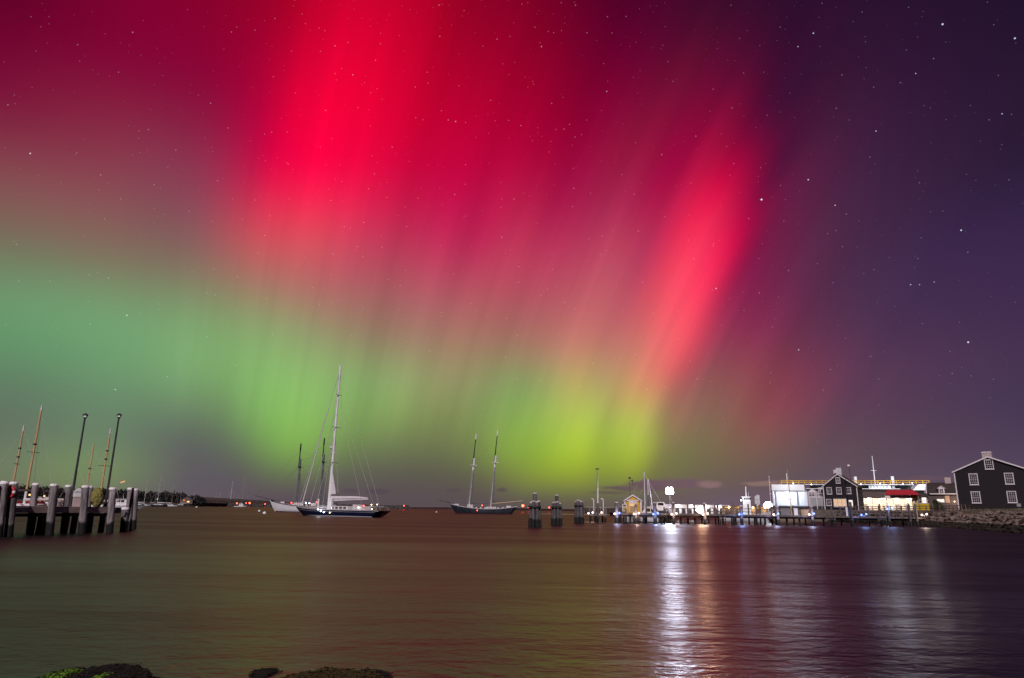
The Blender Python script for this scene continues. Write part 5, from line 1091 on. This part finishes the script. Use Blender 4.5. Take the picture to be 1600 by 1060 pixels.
for (px, py, k_, bpy_, lb) in lights:
    b = dline(px, 0., -.35) + O2 if px > 950 else onz(px, bpy_ - 1.0)
    z = at(px, py, b.y).z; t = thing('dock_light', lb, 'dock light', (b.x, b.y, z), face(b), 'dock lights')
    MB().box(-.05, .05, -.04, .36, -.12, -.06).box(-.42, .42, -.05, .05, -.17, -.12).build('bracket', DARKIRON, t)
    for i, x in enumerate((-.36, .36)):
        m_ = WBULB if k_ == 'W' or (k_ == 'M' and i == 0) else BBULB
        MB().sph((x, -.06, i * .14), .15 if k_ != 'B' or px != 1394 else .16, 8, 6).build('bulb', m_, t); MB().lathe([(.07, -.16), (.07, -.1)], (x, -.06, i * .14), 8).build('socket', DARKIRON, t)
    c = (.30, .42, 1.) if k_ == 'B' else ((1., .72, .6) if k_ == 'W' else (.62, .62, 1.))
    lamp('dock_lamp', (0, -.5, .0), 170, c, .12, t)
    lamp('dock_lamp', (.2, -.9, .1), 200, c, .08, t, 'SPOT', (0, -.35, -1), 62)

# ------------------------------------------------------------------ things on and behind the dock
# yellow gabled shed on a float
Ys = PX0.y + 7.; P = at(989, 803, Ys); P.z = 1.55; rz = face(P); pl = PL(P, rz)
sh = thing('gabled_shed', 'small yellow gabled shed with white trim on the dock', 'shed', P, rz)
a = pl.rect(976, 782.5, 1002.5, 803.5); xpk, zp = pl(988, 774)
gable(sh, a[0], a[1], 0, a[3], zp, 3.2, mat('bright_yellow_clapboard', (.56, .32, .03), .6, .1, 1.5), DKROOF, (a[0] + a[1]) / 2, .14, True, .09)
b = pl.rect(983, 783.5, 995, 800); fr = MB().box(b[0], b[1], -.05, -.005, b[2], b[3]).build('door_frame', TRIM, sh); MB().box(b[0] + .08, b[1] - .08, -.07, -.052, b[2] + .05, b[3] - .25).build('door', mat('tan_door', (.42, .28, .12), .6, .1), fr); MB().box(b[0] + .1, b[1] - .1, -.09, -.072, b[2] + .9, b[3] - .35).build('pane', LITW, fr)
b = pl.rect(979, 781.5, 998, 783.2); MB().box(b[0], b[1], -.1, -.012, b[2], b[3]).build('sign_board', OFFWHITE, sh)
for x in (b[0] - .1, b[1] + .1): MB().bar((x, -.25, b[2] - .15), (x, -.25, b[2] + .05), .05, .08).build('wall_lantern', DARKIRON, sh)
fl_ = MB().box(a[0] - 1.2, a[1] + 1.0, -.6, 3.8, -.25, -.004).build('float_deck', TIMBER, sh); 
for (x, y) in ((a[0] - .8, -.3), (a[1] + .6, -.3), (a[0] - .8, 3.5), (a[1] + .6, 3.5)): MB().bar((x, y, -2), (x, y, -.252), .2).build('float_pile', PILE, sh)
b = pl.rect(972.5, 788, 979, 799.5, -.7); t = thing('notice_frame', 'white framed notice panel left of the yellow gabled shed', 'sign', pl.P + Matrix.Rotation(rz, 3, 'Z') @ Vector(((b[0] + b[1]) / 2, -.55, 0)), rz); w_ = (b[1] - b[0]) / 2
MB().box(-w_, w_, -.03, .03, b[2], b[3]).build('frame', TRIM, t); MB().box(-w_ + .1, w_ - .1, -.045, -.032, b[2] + .1, b[2] + (b[3] - b[2]) * .62).build('panel', mat('tan_door', (.42, .28, .12)), t); MB().box(-w_ + .1, w_ - .1, -.045, -.032, b[2] + (b[3] - b[2]) * .7, b[3] - .1).build('header', BLACKP, t); MB().box(-.05, .05, .032, .1, -.25, b[3] - .2).build('post', TIMBER, t)
for (px, ty, lb, hm_) in ((984, 748, 'thin dark pole with mushroom head behind the yellow gabled shed', .3), (988, 752, 'thin dark pole with flat cap rising over the yellow gable', .2)):
    p = at(px, ty, Ys + 5); t = thing('dock_pole', lb, 'pole', (p.x, p.y, 0), 0, 'thin poles behind the yellow shed'); MB().bar((0, 0, -.3), (0, 0, p.z), .045, .035).build('pole', DARKIRON, t); MB().lathe([(hm_, -.02), (hm_ * .9, .14), (hm_ * .4, .24)], (0, 0, p.z), 10).build('head', DARKIRON, t)
# sailing boats berthed behind, white motor cruiser, masts
def berth(label, px, topy, Y, mr_, mm, L=9, hm=WHITEH):
    p = at(px, 800, Y); return sloop(label, px, 800, L, topy, .3, hm, mm, mr_, group='boats berthed behind the dock')
def berth2(label, px, topy, Y, mr_, mm, L, lower=None):
    H = at(px, topy, Y).z; bx = at(px + .5, 795, Y).x; t = thing('sailboat', label, 'sailboat', (bx, Y, 0), 2.9, 'boats berthed behind the dock'); fb = .95; B = L * .3
    f = hull_fn(L, B, fb * 1.4, fb, fb, .65, L * .1, L * .08); skin(f, n=10, k=4).build('hull', WHITEH, t, True); deck_mesh(f, 10).build('deck', OFFWHITE, t)
    m0 = MB().bar((0, 0, fb), (0, 0, H), mr_, mr_ * .75, 8).build('mast', mm, t)
    if lower: MB().bar((0, 0, fb), (0, 0, H * .62), mr_ * 1.15, mr_ * 1.1, 8).build('dark_sleeve', lower, m0)
    MB().bar((0, 0, fb + 1.1), (-L * .42, 0, fb + 1.2), .16, .1).build('furled_sail', CANVAS, t); MB().prism([(L * .2, fb), (-L * .2, fb), (-L * .18, fb + .5), (L * .12, fb + .45)], -B * .28, B * .28).build('cabin', WHITE, t)
    rg = MB()
    for q in (Vector((L * .48, 0, fb * 1.3)), Vector((-L * .48, 0, fb)), Vector((0, B * .45, fb)), Vector((0, -B * .45, fb))): rg.bar((0, 0, H * .96), q, .014, .014, 4, False)
    rg.build('rigging', WIREL, t)['kind'] = 'stuff'; return t
berth2('sailboat with a plain pale mast just right of the yellow gabled shed', 1007.5, 736.5, 128, .12, GREYSP, 9)
berth2('sailboat with a mast white above and dark below, left of the floodlight mast', 1013, 748.5, 133, .10, WHITE, 8, DARKIRON)
p = at(1017, 795, 124); t = motorboat('white motor cruiser with raised cabin between the sailboats and the floodlight mast', (p.x, p.y, 0), 2.7, 8, WHITEH)
pm_ = [at(1015, 781, 124), at(1019.5, 749.5, 124)]; MB().bar((-.3, 0, 2.6), (.3, 0, pm_[1].z), .05, .03).build('outrigger', WHITE, t)
p = at(1033, 800, 122); t = thing('flatbed_truck', 'white pickup truck parked on the landing under the floodlight', 'truck', (p.x, p.y, 1.75), face(p) + .1)
MB().prism([(-1.5, .45), (1.5, .45), (1.5, 1.05), (.95, 1.15), (.55, 1.75), (-.6, 1.75), (-.75, 1.15), (-1.5, 1.1)], 0, 1.7).build('body', WHITE, t)
for x in (-.95, .95):
    w_ = MB().bar((x, -.04, .36), (x, .2, .36), .36, .36, 14).build('wheel', BLACKP, t); MB().bar((x, -.06, .36), (x, -.041, .36), .2, .2, 12).build('hub', STEEL, w_)
MB().prism([(.5, 1.2), (.42, 1.62), (-.45, 1.62), (-.55, 1.2)], -.012, -.003).build('window', GLASS, t); MB().sph((1.45, .2, .85), .12, 8, 6).build('headlight', COOLL, t); MB().sph((1.45, 1.5, .85), .12, 8, 6).build('headlight', COOLL, t)
p = at(1046, 801, 123.5); t = thing('service_cabinet', 'pale square service cabinet beside the white truck', 'cabinet', (p.x, p.y, 1.6), face(p)); MB().box(-.72, .72, 0, .8, 0, 1.45).build('body', mat('pinkish_panel', (.52, .46, .50), .6, .06), t); MB().box(-.76, .76, -.04, .84, 1.45, 1.55).build('lid', OFFWHITE, t); MB().box(-.02, .02, -.02, -.004, .1, 1.4).build('door_seam', DARKIRON, t)
# quay apron that carries truck, cabinet and the mast
p = at(1030, 805, 121); q = at(1200, 806, 126)
mb = MB(); mb.box(p.x, at(1110, 800, 121).x, 119.5, 135, 1.35, 1.6); tq = mb.build('quay', mat('concrete_apron', (.2, .18, .17), .9, .2, .5)); struct(tq, 'low concrete quay behind the dock')
for i in range(7): x = p.x + 1 + i * 1.2; MB().bar((x, 119.9, -.5), (x, 119.9, 1.349), .16, .16, 8).build('quay_pile', PILE, tq)
# floodlight mast, brightest lamp of the harbour; clustered globes imitate its glare
p = at(1047.5, 799, 126); H = at(1046, 768, 126).z; fmst = thing('floodlight_mast', 'floodlight mast with a dazzling blue-white lamp whose glare is built as globes over the dock', 'floodlight', (p.x, p.y, 1.6), face(p)); H -= 1.6
MB().bar((0, 0, 0), (0, 0, H + .3), .1, .08).build('mast', STEEL, fmst); MB().bar((0, 0, H * .75), (1.5, 0, 0), .035, .035, 5).build('brace', STEEL, fmst); MB().bar((-.5, .2, H), (.5, .2, H), .06, .06).build('crossbar', STEEL, fmst)
FLOOD = emit('flood_glare', (.86, .92, 1.), 14., False)
for (x, dz) in ((-.38, -.2), (.38, -.2), (-.3, .38), (.3, .4), (0., .1)):
    hz_ = H + dz; hsg = MB().bar((x, .3, hz_), (x, -.05, hz_), .16, .36, 14).build('glare_housing', STEEL, fmst); MB().sph((x, -.08, hz_), .36, 14, 10).build('glare_globe', FLOOD, hsg, True)
lamp('flood_light', (0, -.7, H), 6000, (.74, .78, 1.), .4, fmst, 'SPOT', (0, -1, -.12), 150)
# orange deck lamp low over the water, widened by added globes to imitate its glare
p = at(1095, 797, 118); dl = thing('deck_lamp', 'blazing warm orange lamp low on the dock near the middle', 'lamp', (p.x, p.y, 1.6), face(p)); H2 = p.z - 1.6
MB().bar((0, .1, 0), (0, .1, H2 + .1), .06).build('post', STEEL, dl)
for (x, dz) in ((-.42, 0), (.42, .05), (0, .34), (0, -.26)): MB().lathe([(.1, -.36), (.3, -.28), (.4, 0), (.3, .28), (.1, .36)], (x, 0, H2 + dz), 14).build('glare_globe', emit('orange_flood_glare', (1., .70, .44), 10., False), dl)
lamp('deck_light', (0, -.45, H2 + .1), 1300, (1., .50, .28), .3, dl)
# second floodlight before the ferry, its glare shaped as clustered globes
p = at(1201, 800, 150); H3 = at(1201, 789.5, 150).z; f2 = thing('floodlight', 'low blue-white floodlight on a stub post before the ferry bow', 'floodlight', (p.x, p.y, 0), face(p))
MB().bar((0, .2, -.4), (0, .2, H3), .12).build('post', STEEL, f2)
for (x, dz) in ((-.6, -.1), (.55, -.05), (-.25, .3), (.25, .32), (0, -.2)): hsg = MB().bar((x, .35, H3 + dz), (x, -.02, H3 + dz), .16, .34, 14).build('glare_housing', STEEL, f2); MB().sph((x, -.06, H3 + dz), .36, 14, 10).build('glare_globe', FLOOD, hsg, True)
lamp('flood_light', (0, -.7, H3), 600, (.74, .78, 1.), .35, f2, 'SPOT', (0, -1, -.1), 150)
# long white-lit shed behind the quay
Yl = 168.; P = at(1100, 800, Yl); P.z = 1.5; rz = face(P); pl = PL(P, rz); ls_ = thing('boat_shed', 'long low white boat shed lit behind the orange lamp', 'shed', P, rz)
a = pl.rect(1052, 790, 1138, 800); MB().box(a[0], a[1], 0, 6, -.8, a[3]).build('wall', OFFWHITE, ls_); MB().prism([(a[0] - .3, a[3]), (a[1] + .3, a[3]), (a[1] + .3, a[3] + .12), (a[0] - .3, a[3] + .12)], -.8, 6.4).build('roof', WHITE, ls_)
for i in range(8): x = a[0] + .5 + i * (a[1] - a[0] - 1) / 8; MB().box(x, x + .9, -.06, -.003, -.5, a[3] - .75).build('door', DARKIRON, ls_)
for i in range(4): x = a[0] + 1.2 + i * (a[1] - a[0]) / 4; MB().sph((x, -.5, a[3] - .2), .14, 8, 6).build('wall_lamp', emit('shed_lamp', (1., .9, .86), 40., False), ls_); lamp('shed_light', (x, -.9, a[3] - .25), 110, (1., .86, .84), .1, ls_)
# low warm-lit warehouse right of it
Yw = 160.; P = at(1165, 800, Yw); P.z = 1.5; rz = face(P); pl = PL(P, rz); wh = thing('warehouse', 'low dark warehouse with amber lamps behind the right dock piles', 'warehouse', P, rz)
a = pl.rect(1128, 792, 1207, 801); MB().box(a[0], a[1], 0, 6, -.8, a[3]).build('wall', mat('dim_clapboard', (.2, .15, .11), .8, .2), wh); MB().box(a[0] - .2, a[1] + .2, -.5, 6.2, a[3] + .002, a[3] + .14).build('roof', DKROOF, wh)
for i in range(5): x = a[0] + .8 + i * (a[1] - a[0]) / 5; MB().box(x, x + 1.1, -.05, -.003, -.3, a[3] - .5).build('door', TIMBERD, wh)
for i in range(4): x = a[0] + 1.6 + i * (a[1] - a[0]) / 4.2; MB().sph((x, -.4, a[3] - .2), .15, 8, 6).build('wall_lamp', emit('amber_lamp', (1., .6, .2), 30., False), wh); lamp('amber_light', (x, -.8, a[3] - .3), 130, (1., .62, .28), .1, wh)
# white workboat
Yb = 150.; P = at(1166, 800, Yb); P.z = 0; pl = PL(P, face(P)); wb = thing('workboat', 'white workboat with stepped wheelhouse and short mast behind the dock', 'workboat', P, face(P))
f = hull_fn(11, 3.8, 2.4, 1.5, 1.3, .8, 1.2, .3); skin(f, n=10, k=4).build('hull', WHITEH, wb, True); deck_mesh(f, 10).build('deck', OFFWHITE, wb)
a = pl.rect(1161, 783, 1173, 793); h1 = MB().box(a[0], a[1], -1.2, 1.2, 1.4, a[3]).build('deckhouse', WHITE, wb); b = pl.rect(1161.5, 776.5, 1172.5, 783); 
MB().prism([(b[0], a[3]), (b[1], a[3]), (b[1] - .1, b[3] - .1), (b[0] - .25, b[3] - .1)], -1., 1.).build('wheelhouse', WHITE, wb); MB().box(b[0] - .35, b[1] + .1, -1.1, 1.1, b[3] - .1, b[3]).build('wheelhouse_roof', WHITE, wb)
for i in range(4): x = b[0] + .12 + i * (b[1] - b[0]) / 4; MB().box(x, x + .26, -1.03, -1.003, a[3] + .25, b[3] - .25).build('window', GLASS, wb)
c = pl(1165, 760.5); MB().bar((c[0], 0, b[3]), (c[0], 0, c[1]), .14, .09).build('mast', WHITE, wb); MB().bar((c[0] + .45, 0, b[3]), (c[0] + .5, 0, b[3] + .9), .03).build('antenna', WHITE, wb)
c2 = pl(1155, 783); mb = MB()
for i in range(5): mb.bar((c2[0] + i * .18, -.4, 1.3), (c2[0] + i * .25 - .3, -.4, 2.6 + .25 * math.sin(i)), .035, .03, 5)
mb.build('winch_frame', WHITE, wb); MB().sph((a[0] - .3, -1.4, a[3] + .1), .14, 8, 6).build('deck_lamp', COOLL, wb); lamp('deck_light', (a[0] - .2, -3.2, a[3] + 1.2), 240, (.84, .9, 1.), .2, wb)
# tall pale tank
p = at(1184, 795, 165); P = Vector((p.x, p.y, 1.)); pl = PL(P, face(P)); a = pl.rect(1179.5, 774, 1187.5, 793); t = thing('storage_bin', 'tall pale slant-topped bin right of the white workboat', 'bin', P, face(P)); MB().prism([(a[0], -1.), (a[1], -1.), (a[1], a[3]), (a[0] + .6, a[3] + .1), (a[0], a[3] - .35)], 0, 1.4).build('body', OFFWHITE, t)
for i in range(1, 5): z = a[3] * i / 5; MB().box(a[0] - .02, a[1] + .02, -.04, -.004, z - .05, z + .05).build('rib', STEEL, t)
# poles and masts between dock and ferry
p = at(1195.5, 745, 160); t = thing('flagpole', 'thin white pole left of the ferry bow', 'pole', (p.x + .9, p.y, 0)); MB().bar((0, 0, -.3), (0, 0, p.z), .09, .06).build('pole', WHITE, t); MB().sph((0, 0, p.z), .12, 8, 6).build('finial', WHITE, t); MB().bar((-.25, 0, p.z * .62), (.25, 0, p.z * .62), .05).build('crosstree', WHITE, t)
Yk = 140.; p = at(1231, 733.5, Yk); bx = at(1236.5, 792, Yk); t = thing('sailboat', 'wooden sailboat with a slim raked brown mast in front of the ferry bow', 'sailboat', (bx.x, Yk, 0), .2, 'boats berthed behind the dock')
f = hull_fn(10, 3.2, 1.7, 1.2, 1.2, .65, 1.1, .8); skin(f, n=10, k=4).build('hull', mat('tan_hull', (.28, .2, .15), .5, .15), t, True); deck_mesh(f, 10).build('deck', DECK, t); m0 = MB().bar((0, 0, 1.1), (-.25, 0, p.z), .13, .05, 8).build('mast', VARN, t); MB().bar((-.7, 0, 4.6), (.7, 0, 4.8), .06).build('crosstree', DARKIRON, m0)
MB().bar((-.1, 0, 2.3), (-4.2, 0, 2.5), .08).build('boom', VARN, t); MB().bar((-.2, 0, 2.55), (-2.4, 0, 2.6), .3, .2).build('furled_sail', mat('tan_canvas', (.4, .26, .17), .8, .2), t); MB().box(-1.6, 1.2, -.8, .8, 1.1, 1.65).build('cabin', OFFWHITE, t)
p = at(1326, 727.5, 185); t = thing('street_lamp', 'slim dark street lamp with pale round head beside the dark inn', 'lamp', (p.x, p.y, 3.), 0); MB().bar((.3, 0, 0), (.1, 0, p.z - 3.15), .07, .05).build('pole', DARKIRON, t); MB().sph((0, 0, p.z - 3), .32, 10, 8, sz=.7).build('head', emit('dim_street_globe', (1., .94, .9), .55, False), t)
# life ring station and clutter on the dock before the inn
b = dline(1267, DZ2, 1.8) + O2; t = thing('life_ring', 'orange life ring on a post at the dock left of the inn', 'life ring', (b.x, b.y, DZ2), face(b)); MB().box(-.06, .06, .08, .2, 0, 1.3).build('post', TIMBER, t); ring(.34, .09, 0, 6.283, 20).build('ring', mat('orange_red', (.5, .08, .04), .5, .1), t, True)
for (px, w_, h_, lb, m_) in ((1228, 1.5, 1.1, 'grey dock box stacked left of the raked wooden mast', mat('grey_box', (.2, .19, .21), .7, .1)), (1244, .6, 1.15, 'narrow white dock box right of the raked wooden mast', WHITE), (1259, 1.3, .95, 'tan dock box beside the orange life ring', mat('tan_box', (.4, .28, .18), .7, .1))):
    b = dline(px, DZ2, 1.6) + O2; t = thing('dock_box', lb, 'box', (b.x, b.y, DZ2 + .03), face(b), 'boxes on the dock'); MB().box(-w_ / 2, w_ / 2, 0, .7, 0, h_ - .1).build('body', m_, t); MB().box(-w_ / 2 - .04, w_ / 2 + .04, -.04, .74, h_ - .1, h_).build('lid', m_, t)
b = dline(1325, DZ2, 1.2) + O2; t = thing('dock_pedestal', 'white utility pedestal on the dock before the lit terminal', 'pedestal', (b.x, b.y, DZ2 + .03), face(b)); MB().box(-.22, .22, -.2, .2, 0, 1.2).build('body', WHITE, t); MB().prism([(-.26, 1.2), (.26, 1.2), (.2, 1.42), (-.2, 1.42)], -.24, .24).build('lid', WHITE, t)
# picket fence of the landing along the bank
fa = tops[1][0] + tops[1][1] * 5.2; fb_ = tops[4][0] + tops[4][1] * 5.2
fn = thing('post_fence', 'weathered rail fence along the top of the bank', 'fence', (fa.x, fa.y, 2.9)); pts = [tops[i][0] + tops[i][1] * 5.0 - fa for i in (1, 2, 3)]; pts.append(pts[-1].lerp(tops[4][0] + tops[4][1] * 5.0 - fa, .55))
for a, b in zip(pts[:-1], pts[1:]):
    n_ = max(2, int((b - a).length / 2.4))
    for i in range(n_): c = a.lerp(b, i / n_); MB().box(c.x - .07, c.x + .07, c.y - .07, c.y + .07, -.2, 1.1).build('post', TIMBER, fn)
    for z in (.55, 1.0): MB().beam(Vector((a.x, a.y, z)), Vector((b.x, b.y, z)), .05, .12).build('rail', TIMBER, fn)
